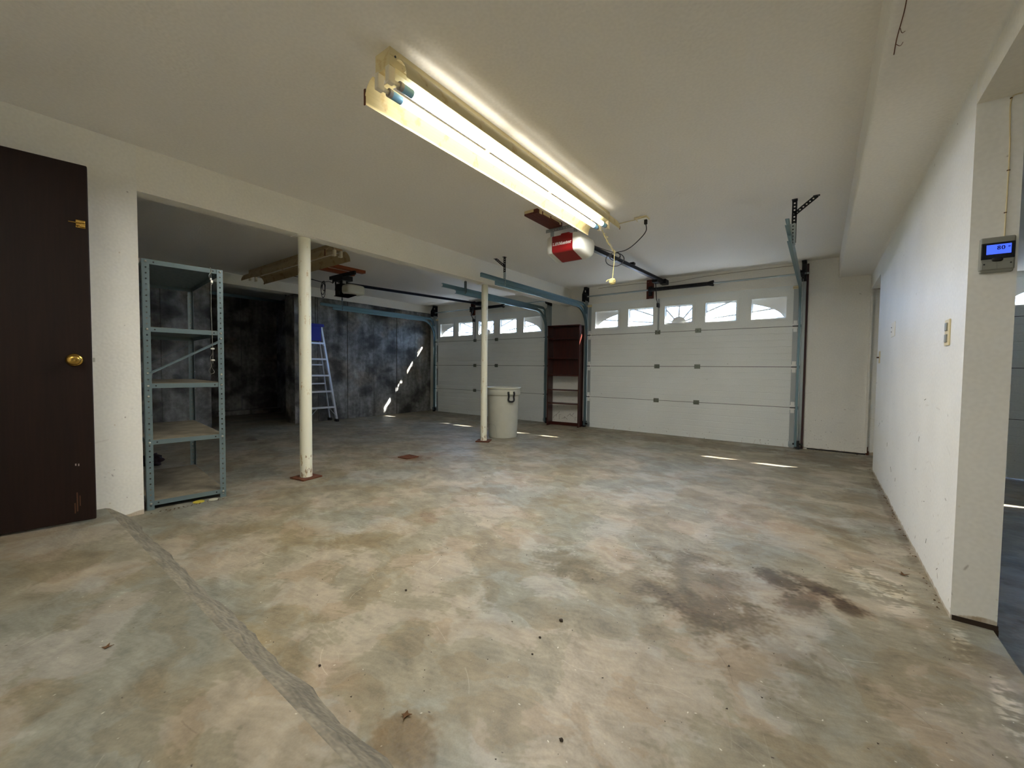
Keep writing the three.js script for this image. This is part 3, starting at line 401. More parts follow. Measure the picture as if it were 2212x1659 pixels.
{ // main bay
  const X = -2.04, Y = 2.215, Z = 3.02, t = thing('garage_door_opener', 'red and white door opener hanging at the end of the tube light', 'door opener', [X, Y, 2.8]);
  const prof = new THREE.Shape(); prof.moveTo(-0.0, Y + 0.095); prof.lineTo(0.0, Y - 0.03); prof.quadraticCurveTo(0.002, Y - 0.055, 0.02, Y - 0.065); prof.lineTo(0.2, Y - 0.11); prof.quadraticCurveTo(0.27, Y - 0.11, 0.32, Y - 0.04); prof.lineTo(0.34, Y + 0.06); prof.lineTo(0.3, Y + 0.095); prof.closePath();
  part(t, 'motor_housing', [extrudeX(prof, X - 0.115, X + 0.115).translate(0, 0, Z), rbox(X - 0.03, X + 0.075, Y + 0.08, Y + 0.118, Z - 0.1, Z - 0.004, 0.03, 3)], M.redPlastic);
  for (const s of [-1, 1]) { part(t, 'light_lens', loftLens(prof, X + s * 0.115, s * 0.09, Y - 0.01, 0.17, Z), M.lens); part(t, 'lens_latch', rbox(X + s * 0.14 - 0.012, X + s * 0.14 + 0.014, Y + 0.025, Y + 0.045, Z - 0.04, Z - 0.018, 0.004), M.black); }
  part(t, 'lettering', text('LiftMaster', 0.028, serif).translate(X - 0.005, Y + 0.018, Z + 0.0004), M.white, { label: 'white lettering' });
  part(t, 'mounting_bracket', [...slotted(X - 0.2, X + 0.2, 2.365, Z - 0.02), ...[-0.13, 0.13].flatMap((d) => [rbox(X + d - 0.02, X + d + 0.02, Y + 0.07, 2.37, Z - 0.028, Z - 0.024, 0.001)])], M.galv);
  const a = V(-2.0, 2.3, 2.72), b = V(-1.972, 2.368, 0.06);
  part(t, 'drive_rail', [bar(a, b, 0.03, 0.034), bar(a.clone().add(V(0, 0.02, 0)), b.clone().add(V(0, 0.02, 0)), 0.05, 0.006), bar(a.clone().add(V(0, -0.019, 0)), b.clone().add(V(0, -0.019, 0)), 0.044, 0.005)], M.rail);
  part(t, 'chain', [bar(a.clone().add(V(0.03, 0.005, 0)), b.clone().add(V(0.022, 0.005, 0)), 0.005, 0.01)], M.darkSteel);
  each(t, 'trolley', [rbox(-2.03, -1.95, 2.3, 2.345, 0.26, 0.42, 0.006), rbox(-2.01, -1.95, 2.36, 2.39, 1.3, 1.36, 0.004)], M.black);
  part(t, 'header_bracket', [rbox(-2.02, -1.92, 2.33, 2.4, -0.05, 0.11, 0.008), rod(V(-1.972, 2.368, 0.1), V(-1.972, 2.368, 0.02), 0.03, 14)], M.darkSteel);
  part(t, 'door_arm', [bar(V(-2.0, 2.31, 0.33), V(-2.0, 2.06, 0.27), 0.006, 0.022, V(0, 0, 1)), bar(V(-2.0, 2.08, 0.275), V(-2.04, 2.03, 0.09), 0.006, 0.024), rbox(-2.055, -2.03, 1.98, 2.045, 0.012, 0.1, 0.003)], M.darkSteel);
}
{ const b = thing('ceiling_block', 'short brown wood block with peeling edges on the ceiling beside the tube light', 'wood block', [-2.13, 2.4, 3.2]); part(b, 'block', rbox(-2.205, -2.06, 2.4, HC, 2.99, 3.43, 0.003), M.redWood); part(b, 'torn_paper', [rbox(-2.058, -2.056, 2.405, 2.432, 3.02, 3.05, 0.001), rbox(-2.059, -2.056, 2.42, 2.438, 3.05, 3.2, 0.001), rbox(-2.059, -2.056, 2.412, 2.436, 3.22, 3.34, 0.001), rbox(-2.07, -2.055, 2.405, 2.439, 3.36, 3.4, 0.002), rbox(-2.2, -2.1, 2.415, 2.439, 3.431, 3.434, 0.001)], M.cream); }
{ // dark bay: cover missing, wiring bare
  const X = -5.83, Y = 2.2, Z = 3.14, t = thing('garage_door_opener', 'older door opener with loose wiring hanging in the dark bay', 'door opener', [X, Y, 2.9]);
  part(t, 'motor_housing', [rbox(X - 0.1, X + 0.02, Y - 0.11, Y + 0.06, Z - 0.2, Z, 0.012), rbox(X - 0.13, X + 0.13, Y + 0.1, Y + 0.17, Z - 0.16, Z + 0.02, 0.006), rbox(X - 0.02, X + 0.06, Y + 0.0, Y + 0.12, Z - 0.12, Z - 0.02, 0.01)], M.black);
  part(t, 'light_lens', bulge(0.1, 0.075, 0.15, 0.4).translate(X + 0.14, Y - 0.03, Z - 0.16), M.lens);
  part(t, 'base_plate', extrude(poly([[X - 0.12, -Z], [X + 0.16, -Z + 0.02], [X + 0.22, -Z + 0.16], [X - 0.1, -Z + 0.22]]), 0.012).rotateX(Math.PI / 2).scale(1, 1, -1).translate(0, Y - 0.108, 0).scale(1, 1, -1).scale(1, 1, -1), mat(0x5c2444, 0.5));
  part(t, 'capacitor', rod(V(X + 0.045, Y + 0.06, Z - 0.06), V(X + 0.045, Y + 0.16, Z - 0.06), 0.032, 16), M.zinc);
  part(t, 'loose_wires', [wire([V(X - 0.1, Y + 0.1, Z), V(X - 0.02, Y + 0.02, Z + 0.03), V(X + 0.06, Y + 0.07, Z + 0.02), V(X + 0.12, Y + 0.03, Z + 0.01)], 0.004, 30, 6), wire([V(X + 0.1, Y + 0.1, Z), V(X + 0.13, Y - 0.0, Z + 0.02), V(X + 0.07, Y - 0.07, Z + 0.02), V(X, Y - 0.02, Z + 0.02), V(X - 0.06, Y + 0.03, Z + 0.02)], 0.004, 40, 6), wire([V(X - 0.09, Y + 0.11, Z), V(X - 0.05, Y + 0.04, Z + 0.02), V(X - 0.08, Y - 0.04, Z + 0.01)], 0.003, 24, 6)], M.cord);
  part(t, 'mounting_bracket', [rbox(X - 0.26, X + 0.42, 2.345, 2.397, Z - 0.03, Z, 0.003), rbox(X - 0.2, X - 0.16, 2.29, 2.35, Z - 0.02, Z - 0.015, 0.002), bar(V(X - 0.12, 2.33, Z - 0.01), V(X - 0.06, 2.22, Z - 0.01), 0.02, 0.006)], M.darkSteel);
  const a = V(-5.83, 2.27, 3.0), b = V(-5.735, 2.352, 0.06);
  part(t, 'drive_rail', [bar(a, b, 0.03, 0.034), bar(a.clone().add(V(0, 0.02, 0)), b.clone().add(V(0, 0.02, 0)), 0.05, 0.006)], M.rail);
  part(t, 'header_bracket', rbox(-5.8, -5.67, 2.32, 2.39, -0.05, 0.12, 0.008), M.darkSteel);
  part(t, 'door_arm', [bar(V(-5.75, 2.33, 0.2), V(-5.86, 2.1, 0.17), 0.006, 0.022, V(0, 0, 1)), bar(V(-5.86, 2.11, 0.17), V(-5.9, 2.03, 0.06), 0.006, 0.024), rbox(-5.915, -5.885, 1.99, 2.05, 0.012, 0.08, 0.003)], M.darkSteel);
}
for (const [x, l] of [[-5.49, 'orange stained board on the dark bay ceiling nearest the beam'], [-5.77, 'orange stained board on the dark bay ceiling nearest the concrete wall']]) { const b = thing('ceiling_board', l, 'board', [x, 2.4, 3.2], 'orange boards on the ceiling'); part(b, 'board', rbox(x - 0.045, x + 0.045, 2.398, HC, 2.93, 3.48, 0.003), M.orangeWood); }

// ---------------------------------------------------------------- tube lights
function fixture(label, x, z, turn, lit, ends, power = 1) {
  const t = local('tube_light', label, 'tube light', [x, HC, z], turn, 'long tube light fixtures'), Lh = 1.195, paint = lit ? M.fixturePaint : M.fixtureBrown;   // local: z along, ceiling at y = 0
  const sec = poly([[-0.053, 0], [0.053, 0], [0.053, -0.03], [0.049, -0.034], [0.053, -0.038], [0.053, -0.078], [0.035, -0.085], [-0.035, -0.085], [-0.053, -0.078], [-0.053, -0.038], [-0.049, -0.034], [-0.053, -0.03]]);
  part(t, 'housing', extrude(sec, 2 * Lh).translate(0, 0, -Lh), paint);
  const side = (s, gap) => { const o = [], i = []; for (let k = 0; k <= 10; k++) { const u = k / 10, xx = gap + (0.157 - gap) * Math.sin(u * Math.PI / 2) ** 1.15, yy = -0.07 - 0.1 * (1 - Math.cos(u * Math.PI / 2)); o.push([s * (xx + 0.0012 * u), yy + 0.0012]); i.push([s * (xx - 0.0012), yy - 0.0012]); } return extrude(poly([...o, ...i.reverse()]), 2 * Lh - 0.02).translate(0, 0, -Lh + 0.01); };
  part(t, 'reflector', [side(-1, 0.088), ...[-1.1, -0.37, 0.37, 1.1].map((zz) => box(-0.09, -0.04, -0.0745, -0.072, zz - 0.02, zz + 0.02))], paint); part(t, 'reflector', [side(1, 0.088), ...[-1.1, -0.37, 0.37, 1.1].map((zz) => box(0.04, 0.09, -0.0745, -0.072, zz - 0.02, zz + 0.02))], paint);
  each(t, 'edge_rust', [rbox(-0.162, -0.15, -0.175, -0.1, Lh - 0.014, Lh - 0.009, 0.001), rbox(0.15, 0.16, -0.174, -0.15, -Lh + 0.009, -Lh + 0.014, 0.001)], M.rust);
  each(t, 'end_screw', [rod(V(0.052, -0.03, Lh - 0.03), V(0.0545, -0.03, Lh - 0.03), 0.005, 8), rod(V(-0.052, -0.05, Lh - 0.03), V(-0.0545, -0.05, Lh - 0.03), 0.005, 8)], M.darkSteel);
  for (const xx of [-0.04, 0.04]) {
    for (const e of [-1, 1]) part(t, 'lamp_holder', [rbox(xx - 0.014, xx + 0.014, -0.152, -0.08, e * (Lh - 0.012) - 0.018, e * (Lh - 0.012) + 0.018, 0.004), rod(V(xx, -0.135, e * (Lh - 0.03)), V(xx, -0.135, e * (Lh - 0.062)), 0.01, 12)], M.socket);
    if (!lit) { part(t, 'holder_pin', rod(V(xx, -0.135, Lh - 0.06), V(xx, -0.135, Lh - 0.075), 0.004, 8), M.zinc); continue; }
    const tube = part(t, 'tube', rod(V(xx, -0.135, -Lh + 0.135), V(xx, -0.135, Lh - 0.135), 0.019, 20), mat(0xffffff, 0.3, { emissive: new THREE.Color().setRGB(1, 0.98, 0.93), emissiveIntensity: TUBE }));
    for (const e of [-1, 1]) { part(tube, 'tube_end', rod(V(xx, -0.135, e * (Lh - 0.135)), V(xx, -0.135, e * (Lh - 0.078)), 0.0192, 20), M.tubeCapBlue, { root: t }); part(tube, 'end_cap', rod(V(xx, -0.135, e * (Lh - 0.078)), V(xx, -0.135, e * (Lh - 0.06)), 0.0196, 20), M.tubeCap, { root: t }); }
    const a = new THREE.RectAreaLight(new THREE.Color().setRGB(1, 0.98, 0.93), LAMP * power, 0.038, 2 * Lh - 0.27); a.name = 'tube_area'; a.position.set(xx, -0.157, 0); a.rotation.x = -Math.PI / 2; t.add(a);
  }
  if (ends) part(t, 'conduit', ends, M.wallClean);
  return t;
}
const TUBE = 4, LAMP = 52;
fixture('lit twin tube light in a yellowed reflector on the ceiling', -1.632, 4.158, 0, true);
fixture('added fill tube light, unseen behind the camera, over the raised slab', -0.6, 7.3, Math.PI / 2, true, undefined, 0.45);  // added fill lamp out of view, brightens the doors and partition end
fixture('unlit tube light with brown reflector, empty of tubes, behind the post', -5.72, 3.895, Math.PI / 2, false, wire([V(0, -0.02, -1.2), V(0.03, -0.03, -1.4), V(0.1, -0.04, -1.55)], 0.008, 20, 8));

// pull string with a knotted ball, power cord, outlet
{ const t = thing('pull_string', 'frayed cream pull string with a knotted ball below the tube light', 'pull string', [-1.65, 1.87, 2.76]);
  const A = V(-1.655, 2.3, 2.955), B = V(-1.665, 2.165, 2.64), C = V(-1.655, 1.9, 2.7);
  part(t, 'string', [wire([A, V(-1.66, 2.24, 2.85), B], 0.0035, 40, 6), wire([B, V(-1.66, 2.05, 2.66), C], 0.0035, 20, 6)], M.rope);
  const fr = []; for (let i = 0; i < 26; i++) { const u = rnd(), p = A.clone().lerp(B, 0.15 + 0.85 * u); fr.push(wire([p, p.clone().add(V(rr(-0.012, 0.012), rr(-0.014, 0.012), rr(-0.014, 0.014))), p.clone().add(V(rr(-0.024, 0.024), rr(-0.028, 0.02), rr(-0.024, 0.024)))], 0.0014, 5, 4)); } part(t, 'fray', fr, M.rope, { kind: 'stuff' });
  const K = V(-1.655, 1.872, 2.7), kn = [ball(K.x, K.y, K.z, 0.03, 18)]; for (let i = 0; i < 9; i++) kn.push(new THREE.TorusGeometry(0.029, 0.0042, 6, 24).rotateX(rr(0, 3)).rotateY(rr(0, 3)).rotateZ(rr(0, 3)).translate(K.x, K.y, K.z)); kn.push(wire([V(K.x - 0.02, K.y + 0.02, K.z + 0.01), V(K.x - 0.045, K.y + 0.012, K.z + 0.02), V(K.x - 0.055, K.y + 0.0, K.z + 0.02)], 0.0042, 10, 6));
  part(t, 'knot_ball', kn, M.rope);
}
{ const t = thing('power_cord', 'coiled black power cord of the red opener, plugged in at the ceiling', 'power cord', [-1.6, 2.15, 2.62]);
  const P = V(-1.352, 2.405, 2.66), K = V(-1.668, 2.17, 2.62), g = [wire([V(P.x, P.y - 0.02, P.z), V(P.x + 0.005, P.y - 0.09, P.z), V(-1.43, 2.24, 2.64), V(-1.55, 2.18, 2.62), K], 0.0045, 50, 7), wire([K, V(-1.75, 2.2, 2.66), V(-1.86, 2.25, 2.75), V(-1.97, 2.31, 2.85)], 0.0032, 30, 6)];
  for (const [r, dx, dy] of [[0.086, 0.0, -0.09], [0.05, 0.0, -0.05], [0.042, 0.006, -0.04]]) g.push(new THREE.TorusGeometry(r, 0.0048, 7, 40).scale(1.05, 0.75, 1).rotateY(0.6).rotateX(0.1).translate(K.x + dx, K.y + dy * 0.75, K.z));
  part(t, 'cord', g, M.cord); part(t, 'plug', [rbox(P.x - 0.014, P.x + 0.014, P.y - 0.032, P.y + 0.012, P.z - 0.012, P.z + 0.012, 0.006), rod(V(P.x, P.y - 0.03, P.z), V(P.x, P.y - 0.055, P.z), 0.009, 10, 0.005)].slice(0, 1), M.black); part(t, 'cable_tie', rbox(K.x - 0.008, K.x + 0.01, K.y - 0.006, K.y + 0.01, K.z + 0.004, K.z + 0.018, 0.004), M.white);
}
{ const t = thing('ceiling_outlet', 'small white ceiling outlet with a brass plate by the tube light', 'outlet', [-1.38, 2.43, 2.65]);
  part(t, 'plate', rbox(-1.45, -1.33, 2.43, HC, 2.61, 2.71, 0.003), M.cream); part(t, 'receptacle', rbox(-1.43, -1.335, 2.416, 2.431, 2.635, 2.685, 0.006), M.white);
  part(t, 'surface_wire', wire([V(-1.45, 2.436, 2.66), V(-1.55, 2.436, 2.655), V(-1.62, 2.436, 2.65)], 0.004, 20, 6), M.cream); }
{ const t = thing('opener_cable', 'coiled black cable looping beside the older opener', 'cable', [-6.2, 2.2, 3.2]); const K = V(-6.28, 2.33, 3.14), g = [wire([V(-5.98, 2.28, 3.14), V(-6.1, 2.32, 3.14), K], 0.005, 20, 6), wire([K, V(-6.45, 2.38, 3.2), V(-6.62, 2.43, 3.26)], 0.005, 20, 6), wire([K, V(-6.4, 2.37, 3.3), V(-6.55, 2.4, 3.5)], 0.005, 20, 6)];
  for (const [a, b, r] of [[0, -0.09, 0.075], [0.03, -0.06, 0.055], [0.01, -0.13, 0.08]]) g.push(new THREE.TorusGeometry(r, 0.005, 6, 36).scale(0.75, 1.35, 1).translate(K.x + a, K.y + b, K.z)); part(t, 'cable', g, M.cord); }

// ---------------------------------------------------------------- posts, drain
function post(label, x, z, r, tilt) {
  const t = thing('support_post', label, 'post', [x, 0, z], 'round steel posts under the beam');
  part(t, 'column', new THREE.CylinderGeometry(r, r, HB - 0.02, 36).translate(x, 0.012 + (HB - 0.02) / 2, z), M.post, { uv: (g) => { const p = g.attributes.position, uv = g.attributes.uv; for (let i = 0; i < p.count; i++) uv.setXY(i, -4 + Math.abs(Math.atan2(p.getZ(i) - z, p.getX(i) - x)) * 0.1, p.getY(i)); } });
  part(t, 'base_plate', rbox(x - 0.095, x + 0.095, 0, 0.014, z - 0.095, z + 0.095, 0.003).translate(-x, 0, -z).rotateY(tilt).translate(x, 0, z), M.rust, { label: 'rusty base plate' });
  part(t, 'cap_plate', rbox(x - 0.06, x + 0.06, HB - 0.008, HB, z - 0.09, z + 0.09, 0.002), M.wallClean);
}
post('thick white steel post standing before the ladder', -3.69, 4.7, 0.051, 0.15);
post('thin white steel post beside the trash bin', -3.69, 2.255, 0.045, 0.5);
{ const t = thing('floor_drain', 'small rusty square floor drain between the two posts', 'drain', [-3.665, 0, 3.57]); const g = [], x0 = -3.735, z0 = 3.5; for (let i = 0; i < 6; i++) g.push(rbox(x0 + 0.01 + i * 0.0235, x0 + 0.021 + i * 0.0235, 0.002, 0.008, z0, z0 + 0.14, 0.001)); part(t, 'grate', g, M.rust); part(t, 'rim', [rbox(x0 - 0.012, x0 + 0.004, 0, 0.01, z0 - 0.012, z0 + 0.152, 0.002), rbox(x0 + 0.136, x0 + 0.152, 0, 0.01, z0 - 0.012, z0 + 0.152, 0.002), rbox(x0, x0 + 0.14, 0, 0.01, z0 - 0.012, z0 + 0.002, 0.002), rbox(x0, x0 + 0.14, 0, 0.01, z0 + 0.138, z0 + 0.152, 0.002)], M.rust); part(t, 'sump', box(x0, x0 + 0.14, 0.0005, 0.002, z0, z0 + 0.14), M.black); }

// ---------------------------------------------------------------- steel shelving unit
{ const t = local('shelving_unit', 'grey steel shelving unit with empty shelves at the end of the white wall', 'shelving', [-3.652, 0, 5.572], -0.1);
  const W = 0.228, D = 1.12, H = 1.725, fl = 0.038, th = 0.0022;                                                    // local: z across the end (+-W), x from 0 back to -D
  const flange = () => { const s = poly([[0, 0], [fl, 0], [fl, H], [0, H]]); for (let y = 0.03; y < H - 0.01; y += 0.0381) { const h = new THREE.Path(); const cx = fl * 0.5; h.moveTo(cx - 0.0045, y - 0.003); for (const [dx, dy] of [[-0.0045, 0.003], [-0.002, 0.005], [0.002, 0.005], [0.0045, 0.003], [0.0045, -0.003], [0.002, -0.005], [-0.002, -0.005]]) h.lineTo(cx + dx, y + dy); h.closePath(); s.holes.push(h); } return extrude(s, th, { curveSegments: 2 }); };
  const fA = flange(), mk = (sx, sz) => { // L post: one flange faces along x, the other along z
    const a = fA.clone().rotateY(Math.PI / 2), b = fA.clone();                                                      // a lies in plane x = 0, z from 0 to -fl ; b lies in plane z = 0, x from 0 to fl
    if (sz < 0) a.translate(0, 0, fl); if (sx > 0) b.translate(-fl, 0, 0);
    return [a.translate(sx > 0 ? 0 : -D, 0, sz * W), b.translate(sx > 0 ? 0 : -D, 0, sz * W)];
  };
  for (const sx of [1, -1]) for (const sz of [1, -1]) { const p = part(t, 'corner_post', mk(sx, sz), M.rackSteel); }
  const levels = [0.045, 0.47, 0.862, 1.25, H - 0.016];
  levels.forEach((y, i) => { const s = part(t, 'shelf', [box(-D + 0.004, -0.004, y + 0.014, y + 0.016, -W + 0.004, W - 0.004), box(-0.006, -0.003, y - 0.016, y + 0.016, -W + 0.004, W - 0.004), box(-D + 0.003, -D + 0.006, y - 0.016, y + 0.016, -W + 0.004, W - 0.004), box(-D + 0.004, -0.004, y - 0.016, y + 0.016, W - 0.006, W - 0.003), box(-D + 0.004, -0.004, y - 0.016, y + 0.016, -W + 0.003, -W + 0.006)], M.rackSteel); part(s, 'dusty_top', box(-D + 0.006, -0.006, y + 0.016, y + 0.0168, -W + 0.006, W - 0.006), M.shelfTop, { root: t });
    each(s, 'edge_hole', [rod(V(-0.0035, y, -W + 0.06), V(-0.0022, y, -W + 0.06), 0.005, 8), rod(V(-0.0035, y, W - 0.06), V(-0.0022, y, W - 0.06), 0.005, 8)], M.black, { root: t }); });
  part(t, 'brace', [bar(V(-0.001, 0.95, W - 0.02), V(-0.001, 1.2, -W + 0.02), 0.003, 0.03, V(1, 0, 0)), bar(V(0.004, 0.94, W - 0.02), V(0.004, 1.19, -W + 0.02), 0.01, 0.003, V(1, 0, 0))], M.rackSteel);
  part(t, 'brace', [bar(V(-D, 0.95, W - 0.02), V(-D, 1.2, -W + 0.02), 0.003, 0.03, V(1, 0, 0))], M.rackSteel);
  const bolts = []; for (const [y, z] of [...levels.map((y) => [y, 1]), ...levels.map((y) => [y, -1]), [0.95, 1], [0.79, 1], [1.21, -1], [0.94, -1]]) { bolts.push(ball(0.004, y, z * (W - fl * 0.5), 0.0078, 8)); if (z > 0) bolts.push(ball(-D + fl * 0.5, y, -W - 0.002, 0.006, 6)); }
  each(t, 'bolt', bolts, M.zinc);
}
{ const t = thing('steel_cable', 'thin steel cable with clamps and a loop hanging off the shelving unit', 'cable', [-3.6, 1.0, 5.41]); const x = -3.606, z = 5.428;
  part(t, 'cable', [wire([V(x - 0.01, 1.73, z), V(x, 1.7, z), V(x + 0.002, 1.4, z + 0.002), V(x, 1.1, z - 0.005), V(x, 1.02, z - 0.004)], 0.0022, 50, 5), wire([V(x, 1.1, z - 0.004), V(x, 1.06, z + 0.012), V(x, 1.0, z + 0.006), V(x, 0.97, z + 0.022), V(x, 0.945, z + 0.01), V(x, 0.955, z - 0.012), V(x, 0.99, z + 0.002)], 0.002, 50, 5), wire([V(x, 1.71, z - 0.008), V(x + 0.002, 1.66, z + 0.012), V(x, 1.62, z - 0.01), V(x, 1.6, z)], 0.003, 30, 5)], M.steelWire);
  part(t, 'clamp', [rbox(x - 0.008, x + 0.008, 1.615, 1.635, z - 0.012, z + 0.004, 0.003), rbox(x - 0.008, x + 0.008, 1.635, 1.65, z - 0.004, z + 0.008, 0.003), rbox(x - 0.008, x + 0.008, 1.125, 1.137, z - 0.014, z + 0.01, 0.003), rbox(x - 0.008, x + 0.008, 1.04, 1.052, z - 0.016, z + 0.008, 0.003)], M.zinc); }
for (const [x, z, r, m, l] of [[-3.63, 5.52, 0.035, M.yellowPlastic, 'yellow plastic lid under the shelving unit'], [-3.61, 5.435, 0.028, M.binRim, 'white plastic lid under the shelving unit']]) { const t = thing('plastic_lid', l, 'lid', [x, 0, z]); part(t, 'disc', new THREE.LatheGeometry([[0.0001, 0.006], [r * 0.9, 0.006], [r, 0.0045], [r, 0], [r * 0.9, 0], [r * 0.9, 0.003], [0.0001, 0.003]].map(([a, b]) => new THREE.Vector2(a, b)), 24).translate(x, 0, z), m); }
{ const t = thing('crumpled_rag', 'dark crumpled rag on the floor behind the shelving unit', 'rag', [-5.3, 0, 5.4]); const g = new THREE.SphereGeometry(1, 24, 14), p = g.attributes.position; for (let i = 0; i < p.count; i++) { const k = 1 + 0.35 * n3(p.getX(i) * 2, p.getY(i) * 2, p.getZ(i) * 2); p.setXYZ(i, 0.11 * k * p.getX(i), Math.max(0, 0.05 + 0.06 * k * p.getY(i)), 0.08 * k * p.getZ(i)); } g.computeVertexNormals(); part(t, 'cloth', g.translate(-5.33, 0, 5.43), mat(0x2a1c22, 0.95)); }

// ---------------------------------------------------------------- trash bin
{ const cx = -3.735, cz = 1.77, H = 0.735, t = thing('trash_bin', 'beige plastic trash bin with black handle behind the thin post', 'trash bin', [cx, 0, cz], undefined);
  const pr = [[0.0001, 0.012], [0.18, 0.012], [0.198, 0.018], [0.2, 0.004], [0.205, 0.002], [0.209, 0.02], [0.235, H - 0.13], [0.234, H - 0.118], [0.236, H - 0.112], [0.256, H - 0.108], [0.258, H - 0.045], [0.25, H - 0.038], [0.25, H - 0.032], [0.262, H - 0.026], [0.264, H - 0.005], [0.258, H], [0.245, H - 0.004], [0.235, H - 0.02], [0.2, 0.03], [0.0001, 0.022]].map(([a, b]) => new THREE.Vector2(a, b));
  const body = part(t, 'body', new THREE.LatheGeometry(pr, 64).translate(cx, 0, cz), M.bin);
  part(t, 'rim', new THREE.TorusGeometry(0.259, 0.009, 10, 64).rotateX(Math.PI / 2).translate(cx, H - 0.008, cz), M.binRim);
  const out = (a, r, y) => V(cx + r * Math.cos(a), y, cz - r * Math.sin(a));
  for (const a of [-0.45, -0.45 + Math.PI]) { const h = [out(a - 0.17, 0.262, H - 0.06), out(a - 0.17, 0.272, H - 0.09), out(a - 0.15, 0.268, H - 0.13), out(a - 0.165, 0.268, H - 0.175), out(a - 0.1, 0.272, H - 0.195), out(a + 0.1, 0.272, H - 0.195), out(a + 0.165, 0.268, H - 0.175), out(a + 0.15, 0.268, H - 0.13), out(a + 0.17, 0.272, H - 0.09), out(a + 0.17, 0.262, H - 0.06)]; part(t, 'handle', [wire(h, 0.013, 70, 8)], M.black); part(t, 'handle_mount', bar(out(a - 0.1, 0.258, H - 0.07), out(a + 0.1, 0.258, H - 0.07), 0.02, 0.05), M.binRim); }
  part(t, 'foot_recess', [wire([out(-1.35, 0.207, 0.02), out(-1.4, 0.213, 0.15), out(-1.5, 0.216, 0.19), out(-1.9, 0.217, 0.2), out(-2.1, 0.216, 0.19), out(-2.2, 0.212, 0.14), out(-2.24, 0.207, 0.02)], 0.003, 60, 5)], M.greyPlastic);
}

// ---------------------------------------------------------------- bookcase against the pier
{ const t = local('bookcase', 'tall dark cherry bookcase with open lower back between the garage doors', 'bookcase', [-3.625, 0, 0.055], 0.12);
  const W = 0.3, D = 0.205, H = 1.775;                                                                               // local: x across, z out from the wall
  for (const s of [-1, 1]) part(t, 'side_panel', rbox(s > 0 ? W - 0.018 : -W, s > 0 ? W : -W + 0.018, 0, H, 0, D, 0.0015), M.cherry);
  part(t, 'top', rbox(-W - 0.004, W + 0.004, H - 0.02, H, -0.002, D + 0.004, 0.002), M.cherry);
  for (const y of [1.535, 1.19, 0.63, 0.39]) part(t, 'shelf', rbox(-W + 0.018, W - 0.018, y, y + 0.018, 0.002, D - 0.008, 0.0015), M.cherry);
  part(t, 'shelf', rbox(-W, W, 0.885, 0.91, 0, D + 0.004, 0.002), M.cherry);
  part(t, 'kick_board', rbox(-W + 0.018, W - 0.018, 0.0, 0.055, 0.02, 0.04, 0.0015), M.cherry);
  part(t, 'back_panel', box(-W + 0.002, W - 0.002, 0.9, H - 0.02, -0.004, 0.0), M.cherry);
}
part(wallFront, 'flaking_plaster', (() => { const g = []; for (let i = 0; i < 12; i++) { const x = -3.95 + 0.055 * i, y = 0.1 + 0.12 * Math.abs(n2(i * 0.7, 3)); g.push(bar(V(x, y, -0.0495), V(x + rr(0.03, 0.07), y + rr(-0.05, 0.06), -0.0495), 0.003, 0.004, V(0, 0, 1))); if (rnd() < 0.6) g.push(bar(V(x, y, -0.0495), V(x + rr(-0.02, 0.02), y - rr(0.03, 0.09), -0.0495), 0.003, 0.003, V(0, 0, 1))); } return g; })(), M.leafDry, { label: 'cracked peeling paint' });

